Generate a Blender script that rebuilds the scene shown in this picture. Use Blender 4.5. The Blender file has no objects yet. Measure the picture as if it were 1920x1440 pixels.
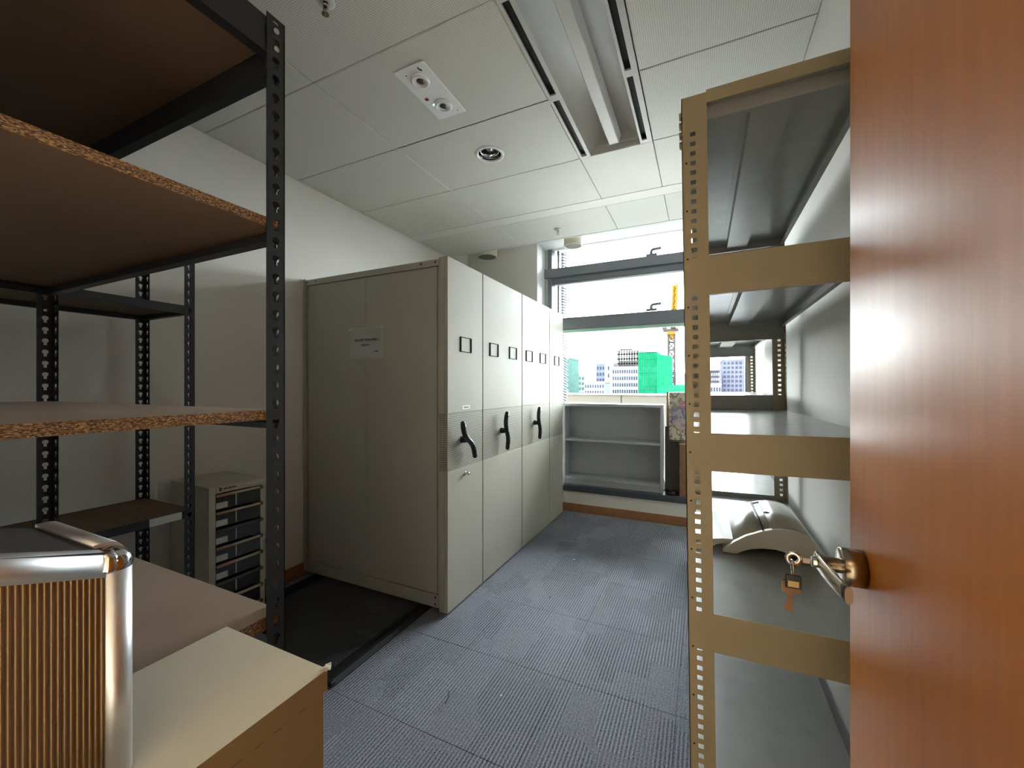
import bpy, bmesh, math, random
from mathutils import Vector, Matrix

random.seed(7)
PI = math.pi
SC = bpy.context.scene
COL = SC.collection

# ------------------------------------------------------------------ camera, sky, lights, exposure
FPX, YAW, CAMH = 757.0, math.radians(25.3), 1.35
cd = bpy.data.cameras.new('camera')
cd.sensor_width = 36.0
cd.sensor_fit = 'HORIZONTAL'
cd.lens = FPX / 1920.0 * 36.0
cd.shift_y = 5.0 / 1920.0
cd.clip_start = 0.01
cd.clip_end = 5000
cam = bpy.data.objects.new('camera', cd)
cam.location = (0, 0, CAMH)
cam.rotation_euler = (PI / 2, 0, YAW)
COL.objects.link(cam)
SC.camera = cam

SKY_STRENGTH = 4.6
w = bpy.data.worlds.new('overcast_sky')
SC.world = w
w.use_nodes = True
nt = w.node_tree
nt.nodes.clear()
tc = nt.nodes.new('ShaderNodeTexCoord')
no = nt.nodes.new('ShaderNodeTexNoise')
no.inputs['Scale'].default_value = 3.0
no.inputs['Detail'].default_value = 5
mp = nt.nodes.new('ShaderNodeMapping')
mp.inputs['Scale'].default_value = (1, 1, 3.5)
rp = nt.nodes.new('ShaderNodeValToRGB')
rp.color_ramp.elements[0].position = 0.35
rp.color_ramp.elements[0].color = (0.60, 0.68, 0.78, 1)
rp.color_ramp.elements[1].position = 0.62
rp.color_ramp.elements[1].color = (1.0, 0.99, 0.97, 1)
bg = nt.nodes.new('ShaderNodeBackground')
bg.inputs['Strength'].default_value = SKY_STRENGTH
wo = nt.nodes.new('ShaderNodeOutputWorld')
nt.links.new(tc.outputs['Generated'], mp.inputs['Vector'])
nt.links.new(mp.outputs['Vector'], no.inputs['Vector'])
nt.links.new(no.outputs['Fac'], rp.inputs['Fac'])
nt.links.new(rp.outputs['Color'], bg.inputs['Color'])
nt.links.new(bg.outputs['Background'], wo.inputs['Surface'])

# the window as a sampling portal for the sky (gives no light of its own)
pl = bpy.data.lights.new('window_portal', 'AREA')
pl.shape = 'RECTANGLE'
pl.size, pl.size_y = 2.2, 2.75
pl.cycles.is_portal = True
po = bpy.data.objects.new('window_portal', pl)
po.location = (-0.64, 4.74, 1.62)
po.rotation_euler = (-PI / 2, 0, 0)
COL.objects.link(po)

CORRIDOR_WATTS = 0.24
SC.view_settings.view_transform = 'Standard'
SC.view_settings.look = 'None'
SC.view_settings.gamma = 1.0
SC.view_settings.use_curve_mapping = False
SC.view_settings.exposure = 3.08
SC.cycles.max_bounces = 10
SC.cycles.diffuse_bounces = 6
SC.cycles.glossy_bounces = 4
SC.cycles.transparent_max_bounces = 12
SC.cycles.sample_clamp_indirect = 6.0
SC.cycles.caustics_reflective = False
SC.cycles.caustics_refractive = False


# ------------------------------------------------------------------ materials
def lin(c):
    r = []
    for v in c:
        v = v / 255.0
        r.append(v / 12.92 if v <= 0.04045 else ((v + 0.055) / 1.055) ** 2.4)
    return (r[0], r[1], r[2], 1.0)


class N:
    """small node-graph writer"""
    def __init__(s, name):
        s.m = bpy.data.materials.new(name)
        s.m.use_nodes = True
        s.t = s.m.node_tree
        s.b = s.t.nodes['Principled BSDF']
        s.out = s.t.nodes['Material Output']

    def n(s, kind, **kw):
        x = s.t.nodes.new('ShaderNode' + kind)
        for k, v in kw.items():
            setattr(x, k, v)
        return x

    def link(s, a, b):
        s.t.links.new(a, b)

    def math(s, op, a, b=None, c=None):
        x = s.n('Math', operation=op)
        for i, v in enumerate((a, b, c)):
            if v is None:
                continue
            if isinstance(v, (int, float)):
                x.inputs[i].default_value = v
            else:
                s.link(v, x.inputs[i])
        return x.outputs[0]

    def mix(s, fac, a, b, blend='MIX'):
        x = s.n('Mix', data_type='RGBA', blend_type=blend)
        for i, v in ((0, fac), (6, a), (7, b)):
            if isinstance(v, (int, float)):
                x.inputs[i].default_value = v
            elif isinstance(v, tuple):
                x.inputs[i].default_value = v
            else:
                s.link(v, x.inputs[i])
        return x.outputs[2]

    def pos(s, scale=(1, 1, 1), obj=False):
        if obj:
            o = s.n('TexCoord').outputs['Object']
        else:
            o = s.n('NewGeometry').outputs['Position']
        m = s.n('Mapping')
        m.inputs['Scale'].default_value = scale
        s.link(o, m.inputs['Vector'])
        return m.outputs['Vector']

    def noise(s, vec, scale, detail=4, rough=0.55):
        x = s.n('TexNoise')
        x.inputs['Scale'].default_value = scale
        x.inputs['Detail'].default_value = detail
        x.inputs['Roughness'].default_value = rough
        s.link(vec, x.inputs['Vector'])
        return x.outputs['Fac']

    def ramp(s, fac, stops):
        x = s.n('ValToRGB')
        e = x.color_ramp.elements
        while len(e) < len(stops):
            e.new(0.5)
        for el, (p, c) in zip(e, stops):
            el.position = p
            el.color = c if len(c) == 4 else (*c, 1)
        s.link(fac, x.inputs['Fac'])
        return x.outputs['Color']

    def bump(s, h, strength=0.3, dist=0.001):
        x = s.n('Bump')
        x.inputs['Strength'].default_value = strength
        x.inputs['Distance'].default_value = dist
        s.link(h, x.inputs['Height'])
        s.link(x.outputs['Normal'], s.b.inputs['Normal'])

    def set(s, color=None, rough=None, metal=None, coat=None, spec=None):
        for k, v in (('Base Color', color), ('Roughness', rough), ('Metallic', metal), ('Coat Weight', coat), ('Specular IOR Level', spec)):
            if v is None:
                continue
            if isinstance(v, (int, float, tuple)):
                s.b.inputs[k].default_value = v
            else:
                s.link(v, s.b.inputs[k])
        return s


def simple(name, rgb, rough=0.5, metal=0.0, vary=0.06, scale=6.0, bumpy=0.0, bscale=400.0, coat=0.0, spec=None):
    k = N(name)
    c = lin(rgb)
    v = k.pos()
    f = k.noise(v, scale, 5)
    lo = tuple(x * (1 - vary) for x in c[:3]) + (1,)
    hi = tuple(min(1, x * (1 + vary)) for x in c[:3]) + (1,)
    k.set(color=k.ramp(f, [(0.3, lo), (0.7, hi)]), rough=rough, metal=metal, coat=coat, spec=spec)
    if bumpy:
        k.bump(k.noise(v, bscale, 2), bumpy, 0.0006)
    return k.m


M = {}
M['wall'] = simple('wall_paint', (226, 224, 219), 0.75, vary=0.02, bumpy=0.15, bscale=250)
M['wall_white'] = simple('window_reveal_paint', (228, 230, 230), 0.5, vary=0.02)
M['ceil_plain'] = simple('ceiling_metal_plain', (220, 220, 217), 0.5, vary=0.02)
M['light_body'] = simple('light_fitting_white', (200, 200, 200), 0.45, vary=0.02)
M['cab'] = simple('cabinet_grey_enamel', (174, 172, 161), 0.5, vary=0.03, spec=0.14, scale=3, bumpy=0.12, bscale=300)
M['cab_dark'] = simple('floor_base_dark', (40, 40, 38), 0.7)  # dark grey of the slab under the carpet tiles
M['rack_black'] = simple('rack_charcoal_enamel', (33, 35, 40), 0.42, vary=0.12, scale=25)
M['cream'] = simple('rack_cream_enamel', (164, 152, 124), 0.45, vary=0.04, scale=8)
M['shelf'] = simple('rack_enamel_grey_light', (150, 152, 150), 0.27, vary=0.06, scale=14)  # the rack's own paint, with the grey cast of the light in its colour
M['frame'] = simple('window_frame_grey', (112, 116, 124), 0.4, vary=0.03)
M['sill'] = simple('window_ledge_slate', (62, 68, 78), 0.45, vary=0.06)
M['alu'] = simple('aluminium_satin', (205, 207, 210), 0.28, 1.0, vary=0.03)
M['alu_rail'] = simple('aluminium_anodised', (214, 216, 220), 0.42, 1.0, vary=0.02)
M['alu_rib'] = simple('aluminium_ribbed_sheet', (122, 100, 74), 0.52, 1.0, vary=0.05)
M['chrome'] = simple('polished_chrome', (215, 215, 215), 0.08, 1.0, vary=0.02)
M['nickel'] = simple('satin_nickel', (178, 168, 150), 0.22, 1.0, vary=0.04)
M['black'] = simple('black_plastic', (16, 17, 19), 0.32, vary=0.1)
M['card_frame'] = simple('card_frame_black', (14, 14, 15), 0.8, vary=0.0, spec=0.05)
M['rubber'] = simple('black_rubber', (14, 14, 15), 0.7, vary=0.15)
M['slot'] = simple('air_slot_black', (8, 8, 8), 0.8, vary=0.0)
M['paper'] = simple('white_paper', (238, 238, 236), 0.7, vary=0.02)
M['ink'] = simple('black_ink', (34, 34, 36), 0.7, vary=0.0)
M['label_white'] = simple('label_white', (200, 200, 196), 0.6, vary=0.05, scale=80)
M['laminate'] = simple('bookshelf_grey_laminate', (156, 160, 164), 0.45, vary=0.03)
M['carton_side'] = simple('carton_kraft_shaded', (112, 90, 56), 0.7, vary=0.04, scale=5)  # kraft brown, deepened to stand in for shade on the sides
M['carton'] = simple('cream_cardboard', (206, 199, 178), 0.6, vary=0.03, scale=5, bumpy=0.1, bscale=120)
M['machine'] = simple('machine_cream_plastic', (205, 202, 190), 0.38, vary=0.02, bumpy=0.15, bscale=900)
M['machine_dark'] = simple('machine_dark_grey', (92, 92, 88), 0.6)  # darker grey for the seam, notch and inner panel
M['drawer_body'] = simple('drawer_unit_cream', (186, 180, 160), 0.45, vary=0.05)
M['drawer_bar'] = simple('drawer_bar_beige', (196, 184, 158), 0.45, vary=0.05)
M['drawer_bar_grey'] = simple('drawer_bar_grey', (92, 92, 90), 0.45, vary=0.05)
M['drawer_bar_pink'] = simple('drawer_bar_faded_pink', (176, 132, 112), 0.5, vary=0.05)
M['speaker_cream'] = simple('ceiling_speaker_cream', (206, 202, 178), 0.5, vary=0.02)
M['speaker_grey'] = simple('ceiling_speaker_mesh', (108, 110, 106), 0.7, vary=0.05, scale=200)
M['lamp_glass'] = simple('spot_lamp_dark', (120, 112, 98), 0.15, 0.8, vary=0.3, scale=60)
M['wood_base'] = simple('baseboard_wood', (152, 106, 70), 0.4, vary=0.14, scale=18)
M['wood_box'] = simple('wooden_crate_brown', (122, 88, 62), 0.6, vary=0.2, scale=22)
M['kraft'] = simple('kraft_board', (150, 122, 82), 0.7, vary=0.08)
M['dark_carton'] = simple('dark_brown_carton', (70, 62, 56), 0.7, vary=0.12)
M['dark_vinyl'] = simple('case_black_vinyl', (44, 43, 44), 0.6, vary=0.12, scale=60, bumpy=0.5, bscale=260)
M['tag_yellow'] = simple('key_tag_yellow', (214, 190, 138), 0.6, vary=0.03)
M['concrete'] = simple('parapet_stone', (54, 51, 46), 0.9, spec=0.0, vary=0.08, scale=1.5)
M['render_white'] = simple('building_white_render', (92, 94, 98), 0.9, spec=0.0, vary=0.04, scale=0.1)
M['render_grey'] = simple('building_grey_cladding', (60, 63, 74), 0.9, spec=0.0, vary=0.08, scale=0.1)
M['render_dark'] = simple('building_dark_cladding', (40, 38, 46), 0.9, spec=0.0, vary=0.1, scale=0.1)
M['win_dark'] = simple('far_window_glass', (34, 38, 46), 0.9, spec=0.0, vary=0.25, scale=0.3)
M['win_green'] = simple('far_green_glass', (46, 66, 62), 0.9, spec=0.0, vary=0.2, scale=0.3)
M['steel_yellow'] = simple('crane_yellow', (74, 52, 18), 0.9, spec=0.0, vary=0.08, scale=0.4)
M['steel_grey'] = simple('crane_grey', (38, 36, 34), 0.9, spec=0.0, vary=0.08, scale=0.4)
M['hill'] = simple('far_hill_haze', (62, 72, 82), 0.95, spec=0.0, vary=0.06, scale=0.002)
M['city'] = simple('city_ground', (104, 106, 108), 0.9, spec=0.0, vary=0.2, scale=0.02)
M['corridor'] = simple('corridor_paint', (206, 194, 172), 0.8, vary=0.02)
M['bounce_terrace'] = simple('bounce_terrace_pale', (190, 188, 182), 0.9, vary=0.05, scale=1.0, spec=0.0)
M['sash_green'] = simple('pale_green_glass_edge', (176, 214, 198), 0.4, vary=0.03)
M['bronze'] = simple('dark_bronze_key', (112, 88, 66), 0.35, 1.0, vary=0.15, scale=80)
M['plate'] = simple('fitting_plate_white', (238, 240, 246), 0.45, vary=0.01)
M['red'] = simple('red_indicator', (120, 30, 24), 0.4)


def mk_emit(name, rgb, strength):
    k = N(name)
    k.b.inputs['Base Color'].default_value = lin(rgb)
    k.b.inputs['Emission Color'].default_value = lin(rgb)
    k.b.inputs['Emission Strength'].default_value = strength
    return k.m


M['led'] = mk_emit('green_led', (150, 255, 190), 2.5)


def mk_ceiling():
    k = N('ceiling_metal_perforated')
    g = k.n('NewGeometry').outputs['Position']
    sp = k.n('SeparateXYZ')
    k.link(g, sp.inputs[0])
    P = 0.0085
    def cell(o):
        f = k.math('FRACT', k.math('DIVIDE', o, P))
        return k.math('SUBTRACT', f, 0.5)
    cx, cy = cell(sp.outputs[0]), cell(sp.outputs[1])
    d = k.math('SQRT', k.math('ADD', k.math('MULTIPLY', cx, cx), k.math('MULTIPLY', cy, cy)))
    hole = k.math('LESS_THAN', d, 0.24)
    v = k.pos()
    base = k.ramp(k.noise(v, 2.0, 3), [(0.3, lin((215, 215, 212))), (0.7, lin((222, 222, 219)))])
    k.set(color=k.mix(hole, base, lin((166, 166, 160))), rough=0.55)
    return k.m


M['ceil'] = mk_ceiling()


def mk_carpet(name, lo, hi, gain=1.0):
    k = N(name)
    g = k.n('NewGeometry').outputs['Position']
    sp = k.n('SeparateXYZ')
    k.link(g, sp.inputs[0])
    # uneven loop rows running along Y
    wob = k.noise(k.pos((1, 0.35, 1)), 9.0, 3)
    xx = k.math('ADD', sp.outputs[0], k.math('MULTIPLY', wob, 0.006))
    st = k.math('SINE', k.math('MULTIPLY', xx, 2 * PI / 0.0148))
    st = k.math('MULTIPLY_ADD', st, 0.5, 0.5)
    loops = k.noise(k.pos((1, 0.55, 1)), 330.0, 2)
    fleck = k.noise(k.pos(), 150.0, 3, 0.8)
    # blocks where the rows fade into a heather
    vor = k.n('TexVoronoi', feature='F1', distance='CHEBYCHEV')
    vor.inputs['Scale'].default_value = 1.0
    k.link(k.pos((6.5, 4.0, 1)), vor.inputs['Vector'])
    sc = k.n('SeparateColor')
    k.link(vor.outputs['Color'], sc.inputs[0])
    rows = k.math('SMOOTH_MIN', k.math('MULTIPLY_ADD', sc.outputs[0], 1.5, 0.05), 1.0, 0.2)
    tone = k.math('MULTIPLY_ADD', sc.outputs[1], 0.10, -0.05)
    a = k.math('MULTIPLY', k.math('SUBTRACT', st, 0.5), k.math('MULTIPLY', rows, 0.44))
    b = k.math('MULTIPLY', k.math('SUBTRACT', loops, 0.5), 1.1)
    c = k.math('MULTIPLY', k.math('SUBTRACT', fleck, 0.5), 1.0)
    f = k.math('ADD', k.math('ADD', k.math('ADD', a, b), c), k.math('ADD', tone, 0.5))
    k.set(color=k.ramp(f, [(0.05, lin(lo)), (0.95, lin(hi))]), rough=0.95, spec=0.1)
    k.bump(f, 0.6, 0.003)
    return k.m


M['carpet'] = mk_carpet('carpet_grey_ribbed', (40, 43, 50), (172, 176, 187))
M['carpet_shade'] = mk_carpet('carpet_painted_shade', (34, 34, 37), (104, 104, 108))  # darker copy of the carpet, standing in for shade beside the units


def mk_chip_edge():
    k = N('chipboard_raw_edge')
    vor = k.n('TexVoronoi', feature='F1')
    vor.inputs['Scale'].default_value = 1.0
    v = k.pos((300, 300, 800))
    k.link(v, vor.inputs['Vector'])
    sc = k.n('SeparateColor')
    k.link(vor.outputs['Color'], sc.inputs[0])
    col = k.ramp(sc.outputs[0], [(0.0, lin((46, 32, 20))), (0.35, lin((104, 76, 50))), (0.7, lin((142, 110, 76))), (1.0, lin((176, 146, 108)))])
    k.set(color=col, rough=0.8)
    k.bump(sc.outputs[1], 0.8, 0.002)
    return k.m


M['chip_edge'] = mk_chip_edge()


def mk_chip_face():
    k = N('chipboard_face')
    v = k.pos()
    f = k.noise(v, 5.0, 5)
    g = k.noise(v, 260.0, 3, 0.7)
    c = k.ramp(f, [(0.25, lin((158, 140, 122))), (0.75, lin((174, 154, 136)))])
    k.set(color=k.mix(k.math('MULTIPLY', g, 0.35), c, lin((116, 98, 82))), rough=0.36)
    k.bump(g, 0.2, 0.0006)
    return k.m


M['chip_face'] = mk_chip_face()


def mk_chip_brown():
    k = N('hardboard_brown')
    v = k.pos()
    f = k.noise(v, 3.0, 5)
    g = k.noise(v, 160.0, 3, 0.7)
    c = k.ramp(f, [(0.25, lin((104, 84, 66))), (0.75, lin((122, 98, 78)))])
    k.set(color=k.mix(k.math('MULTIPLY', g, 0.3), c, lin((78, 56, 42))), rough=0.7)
    return k.m


M['chip_brown'] = mk_chip_brown()


def mk_door():
    k = N('door_maple_veneer')
    a = k.noise(k.pos((14, 14, 0.9)), 5.0, 6, 0.6)
    b = k.noise(k.pos((60, 60, 3.0)), 7.0, 4, 0.7)
    wide = k.noise(k.pos((3, 3, 0.15)), 3.0, 2)
    c = k.ramp(a, [(0.25, lin((180, 106, 20))), (0.55, lin((192, 116, 26))), (0.8, lin((200, 126, 34)))])
    c = k.mix(k.math('MULTIPLY', b, 0.14), c, lin((140, 80, 24)))
    c = k.mix(k.math('MULTIPLY', wide, 0.15), c, lin((208, 136, 44)))
    k.set(color=c, rough=0.5, coat=0.42, spec=0.2)
    k.b.inputs['Coat Roughness'].default_value = 0.32
    k.bump(b, 0.04, 0.0004)
    return k.m


M['door'] = mk_door()


def mk_glass(name, tint):
    k = N(name)
    tr = k.n('BsdfTransparent')
    tr.inputs['Color'].default_value = tint
    gl = k.n('BsdfGlossy')
    gl.inputs['Roughness'].default_value = 0.02
    fr = k.n('Fresnel')
    fr.inputs['IOR'].default_value = 1.3
    mx = k.n('MixShader')
    k.link(fr.outputs[0], mx.inputs[0])
    k.link(tr.outputs[0], mx.inputs[1])
    k.link(gl.outputs[0], mx.inputs[2])
    k.link(mx.outputs[0], k.out.inputs['Surface'])
    return k.m


M['glass'] = mk_glass('window_glass', (0.95, 0.975, 0.965, 1))
M['wrap'] = mk_glass('clear_plastic_wrap', (0.9, 0.9, 0.9, 1))
M['drawer_clear'] = simple('drawer_smoked_plastic', (50, 50, 48), 0.22, vary=0.3, scale=9)


def mk_dots():
    """staggered dot print on the cabinet band"""
    k = N('cabinet_dot_band')
    g = k.n('NewGeometry').outputs['Position']
    sp = k.n('SeparateXYZ')
    k.link(g, sp.inputs[0])
    P = 0.0108
    h = k.math('ADD', sp.outputs[0], sp.outputs[1])
    row = k.math('FLOOR', k.math('DIVIDE', sp.outputs[2], P))
    odd = k.math('MULTIPLY', k.math('MODULO', row, 2.0), 0.5)
    u = k.math('SUBTRACT', k.math('FRACT', k.math('ADD', k.math('DIVIDE', h, P), odd)), 0.5)
    v = k.math('SUBTRACT', k.math('FRACT', k.math('DIVIDE', sp.outputs[2], P)), 0.5)
    d = k.math('SQRT', k.math('ADD', k.math('MULTIPLY', u, u), k.math('MULTIPLY', v, v)))
    dot = k.math('LESS_THAN', d, 0.30)
    base = k.ramp(k.noise(k.pos(), 3.0, 3), [(0.3, lin((173, 171, 159))), (0.7, lin((178, 176, 164)))])
    k.set(color=k.mix(dot, base, lin((52, 52, 50))), rough=0.5, spec=0.14)
    return k.m


M['dots'] = mk_dots()


def mk_net():
    k = N('scaffold_green_netting')
    v = k.pos()
    n1 = k.noise(v, 0.25, 4)
    n2 = k.noise(k.pos((1, 1, 0.25)), 1.2, 3)
    c = k.ramp(n1, [(0.3, lin((10, 66, 44))), (0.7, lin((20, 78, 56)))])
    k.set(color=k.mix(k.math('MULTIPLY', n2, 0.5), c, lin((6, 50, 32))), rough=0.9, spec=0.0)
    return k.m


M['net'] = mk_net()


def mk_floral():
    k = N('floral_print_canvas')
    v = k.pos((1, 1, 1))
    wv = k.n('TexWave', wave_type='RINGS')
    wv.inputs['Scale'].default_value = 9.0
    wv.inputs['Distortion'].default_value = 14.0
    wv.inputs['Detail'].default_value = 3
    k.link(v, wv.inputs['Vector'])
    line = k.math('GREATER_THAN', wv.outputs['Fac'], 0.72)
    vor = k.n('TexVoronoi')
    vor.inputs['Scale'].default_value = 13.0
    k.link(v, vor.inputs['Vector'])
    sc = k.n('SeparateColor')
    k.link(vor.outputs['Color'], sc.inputs[0])
    pal = k.ramp(sc.outputs[0], [(0.0, lin((216, 64, 130))), (0.3, lin((70, 140, 206))), (0.55, lin((232, 120, 180))), (0.75, lin((150, 190, 214))), (1.0, lin((150, 160, 60)))])
    sp = k.n('SeparateXYZ')
    k.link(k.n('NewGeometry').outputs['Position'], sp.inputs[0])
    dx = k.math('SUBTRACT', sp.outputs[0], -0.155)
    dz = k.math('SUBTRACT', sp.outputs[2], 1.07)
    r = k.math('SQRT', k.math('ADD', k.math('MULTIPLY', dx, dx), k.math('MULTIPLY', dz, dz)))
    r = k.math('ADD', r, k.math('MULTIPLY', k.math('SUBTRACT', k.noise(v, 14, 3), 0.5), 0.16))
    flower = k.math('LESS_THAN', r, 0.135)
    bgc = k.mix(line, lin((242, 240, 232)), lin((158, 158, 120)))
    flc = k.mix(k.math('MULTIPLY', line, 0.6), pal, lin((240, 236, 230)))
    k.set(color=k.mix(flower, bgc, flc), rough=0.35, coat=0.5)
    return k.m


M['floral'] = mk_floral()


# ------------------------------------------------------------------ mesh builder
class B:
    def __init__(s):
        s.bm = bmesh.new()

    def _tag(s, faces, mi, smooth=False):
        for f in faces:
            f.material_index = mi
            f.smooth = smooth

    def box(s, x0, x1, y0, y1, z0, z1, mi=0, bev=0.0, seg=1):
        vs = [s.bm.verts.new((x, y, z)) for x in (x0, x1) for y in (y0, y1) for z in (z0, z1)]
        q = [(0, 1, 3, 2), (4, 6, 7, 5), (0, 4, 5, 1), (2, 3, 7, 6), (0, 2, 6, 4), (1, 5, 7, 3)]
        fs = [s.bm.faces.new([vs[i] for i in f]) for f in q]
        s._tag(fs, mi)
        if bev:
            es = list({e for f in fs for e in f.edges})
            r = bmesh.ops.bevel(s.bm, geom=es, offset=bev, segments=seg, affect='EDGES', profile=0.5)
            s._tag(r['faces'], mi, seg > 1)
        return fs

    def prism(s, pts, axis, a, b, mi=0, smooth=False):
        """polygon pts (2D) extruded along axis from a to b; axis x: pts=(y,z), y: (x,z), z: (x,y)"""
        def P(p, t):
            return {'x': (t, p[0], p[1]), 'y': (p[0], t, p[1]), 'z': (p[0], p[1], t)}[axis]
        n = len(pts)
        v0 = [s.bm.verts.new(P(p, a)) for p in pts]
        v1 = [s.bm.verts.new(P(p, b)) for p in pts]
        fs = [s.bm.faces.new((v0[i], v0[(i + 1) % n], v1[(i + 1) % n], v1[i])) for i in range(n)]
        s._tag(fs, mi, smooth)
        cf = [s.bm.faces.new(list(reversed(v0))), s.bm.faces.new(v1)]
        s._tag(cf, mi)
        return fs

    def sweep(s, prof, path_fn, n, mi=0, smooth=True, caps=True):
        """prof: list of 2D; path_fn(i)->(origin, ux, uy)"""
        rings = []
        for i in range(n):
            o, ux, uy = path_fn(i)
            rings.append([s.bm.verts.new(o + ux * p[0] + uy * p[1]) for p in prof])
        m = len(prof)
        for i in range(n - 1):
            for j in range(m):
                f = s.bm.faces.new((rings[i][j], rings[i][(j + 1) % m], rings[i + 1][(j + 1) % m], rings[i + 1][j]))
                f.material_index = mi
                f.smooth = smooth
        if caps:
            for r in (list(reversed(rings[0])), rings[-1]):
                f = s.bm.faces.new(r)
                f.material_index = mi

    def tube(s, pts, r, seg=10, mi=0, caps=True):
        pts = [Vector(p) for p in pts]
        rr = r if isinstance(r, (list, tuple)) else [r] * len(pts)
        frames = []
        up = None
        for i, p in enumerate(pts):
            t = (pts[min(i + 1, len(pts) - 1)] - pts[max(i - 1, 0)]).normalized()
            if up is None:
                up = Vector((0, 0, 1)) if abs(t.z) < 0.9 else Vector((1, 0, 0))
            a = (up - t * up.dot(t)).normalized()
            up = a
            b = t.cross(a)
            frames.append((p, a, b))
        rings = []
        for (p, a, b), rad in zip(frames, rr):
            rings.append([s.bm.verts.new(p + a * math.cos(2 * PI * j / seg) * rad + b * math.sin(2 * PI * j / seg) * rad) for j in range(seg)])
        for i in range(len(rings) - 1):
            for j in range(seg):
                f = s.bm.faces.new((rings[i][j], rings[i][(j + 1) % seg], rings[i + 1][(j + 1) % seg], rings[i + 1][j]))
                f.material_index = mi
                f.smooth = True
        if caps:
            for r_ in (list(reversed(rings[0])), rings[-1]):
                f = s.bm.faces.new(r_)
                f.material_index = mi

    def cyl(s, c, axis, r, h, seg=24, mi=0, r2=None):
        d = {'x': Vector((1, 0, 0)), 'y': Vector((0, 1, 0)), 'z': Vector((0, 0, 1))}[axis]
        c = Vector(c)
        s.tube([c, c + d * h], [r, r if r2 is None else r2], seg, mi)

    def lathe(s, c, prof, seg=32, mi=0, axis='z', closed=False):
        """prof: list of (radius, height) revolved about axis through c"""
        c = Vector(c)
        rings = []
        for (r, h) in prof:
            ring = []
            for j in range(seg):
                a = 2 * PI * j / seg
                if axis == 'z':
                    p = Vector((r * math.cos(a), r * math.sin(a), h))
                elif axis == 'x':
                    p = Vector((h, r * math.cos(a), r * math.sin(a)))
                else:
                    p = Vector((r * math.cos(a), h, r * math.sin(a)))
                ring.append(s.bm.verts.new(c + p))
            rings.append(ring)
        n = len(rings)
        for i in range(n if closed else n - 1):
            A, Bq = rings[i], rings[(i + 1) % n]
            for j in range(seg):
                f = s.bm.faces.new((A[j], A[(j + 1) % seg], Bq[(j + 1) % seg], Bq[j]))
                f.material_index = mi
                f.smooth = True
        return rings

    def disc(s, c, r, axis='z', seg=24, mi=0):
        c = Vector(c)
        vs = []
        for j in range(seg):
            a = 2 * PI * j / seg
            x, y = r * math.cos(a), r * math.sin(a)
            vs.append(s.bm.verts.new(c + (Vector((x, y, 0)) if axis == 'z' else Vector((0, x, y)) if axis == 'x' else Vector((x, 0, y)))))
        f = s.bm.faces.new(vs)
        f.material_index = mi

    def ball(s, c, r, mi=0, sc=(1, 1, 1), u=16, v=10):
        res = bmesh.ops.create_uvsphere(s.bm, u_segments=u, v_segments=v, radius=r)
        for ve in res['verts']:
            ve.co = Vector((ve.co.x * sc[0], ve.co.y * sc[1], ve.co.z * sc[2])) + Vector(c)
        fs = {f for ve in res['verts'] for f in ve.link_faces}
        s._tag(fs, mi, True)

    def perforated(s, o, U, W, width, cells, hole, t, mi=0):
        """plate of stacked cells (o + U*[0..width] + W*along), each with one star-shaped hole; t = thickness vector.
        cells: list of (w0, w1, has_hole); hole: list of (u,w) about (hole centre u, cell middle)"""
        o, U, W, t = Vector(o), Vector(U), Vector(W), Vector(t)
        def V(u, w_, k):
            return s.bm.verts.new(o + U * u + W * w_ + t * k)
        for (w0, w1, has) in cells:
            hc, poly = hole
            mid = 0.5 * (w0 + w1)
            if not has:
                q = [[V(u, w_, k) for (u, w_) in ((0, w0), (width, w0), (width, w1), (0, w1))] for k in (0, 1)]
                fs = [s.bm.faces.new(q[0]), s.bm.faces.new(list(reversed(q[1])))]
                for i, j in ((1, 2), (3, 0)):
                    fs.append(s.bm.faces.new((q[0][j], q[0][i], q[1][i], q[1][j])))
                s._tag(fs, mi)
                continue
            cu, cw = hc, mid
            def rect_hit(a):
                dx, dy = math.cos(a), math.sin(a)
                ts = []
                if dx > 1e-9: ts.append((width - cu) / dx)
                if dx < -1e-9: ts.append(-cu / dx)
                if dy > 1e-9: ts.append((w1 - cw) / dy)
                if dy < -1e-9: ts.append((w0 - cw) / dy)
                k = min(ts)
                return (cu + dx * k, cw + dy * k)
            def hole_hit(a):
                d = Vector((math.cos(a), math.sin(a)))
                best = None
                n = len(poly)
                for i in range(n):
                    p, q = Vector(poly[i]), Vector(poly[(i + 1) % n])
                    e = q - p
                    den = d.x * e.y - d.y * e.x
                    if abs(den) < 1e-12:
                        continue
                    k = (p.x * e.y - p.y * e.x) / den
                    m_ = (p.x * d.y - p.y * d.x) / den
                    if k > 0 and -1e-6 <= m_ <= 1 + 1e-6 and (best is None or k > best):
                        best = k
                return (cu + d.x * best, cw + d.y * best)
            angs = [math.atan2(p[1], p[0]) for p in poly]
            angs += [math.atan2(b - cw, a - cu) for a in (0, width) for b in (w0, w1)]
            angs = sorted(set(round(a, 6) for a in angs))
            n = len(angs)
            R = [rect_hit(a) for a in angs]
            H = [hole_hit(a) for a in angs]
            vr = [[V(*p, k) for p in R] for k in (0, 1)]
            vh = [[V(*p, k) for p in H] for k in (0, 1)]
            fs = []
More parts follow.
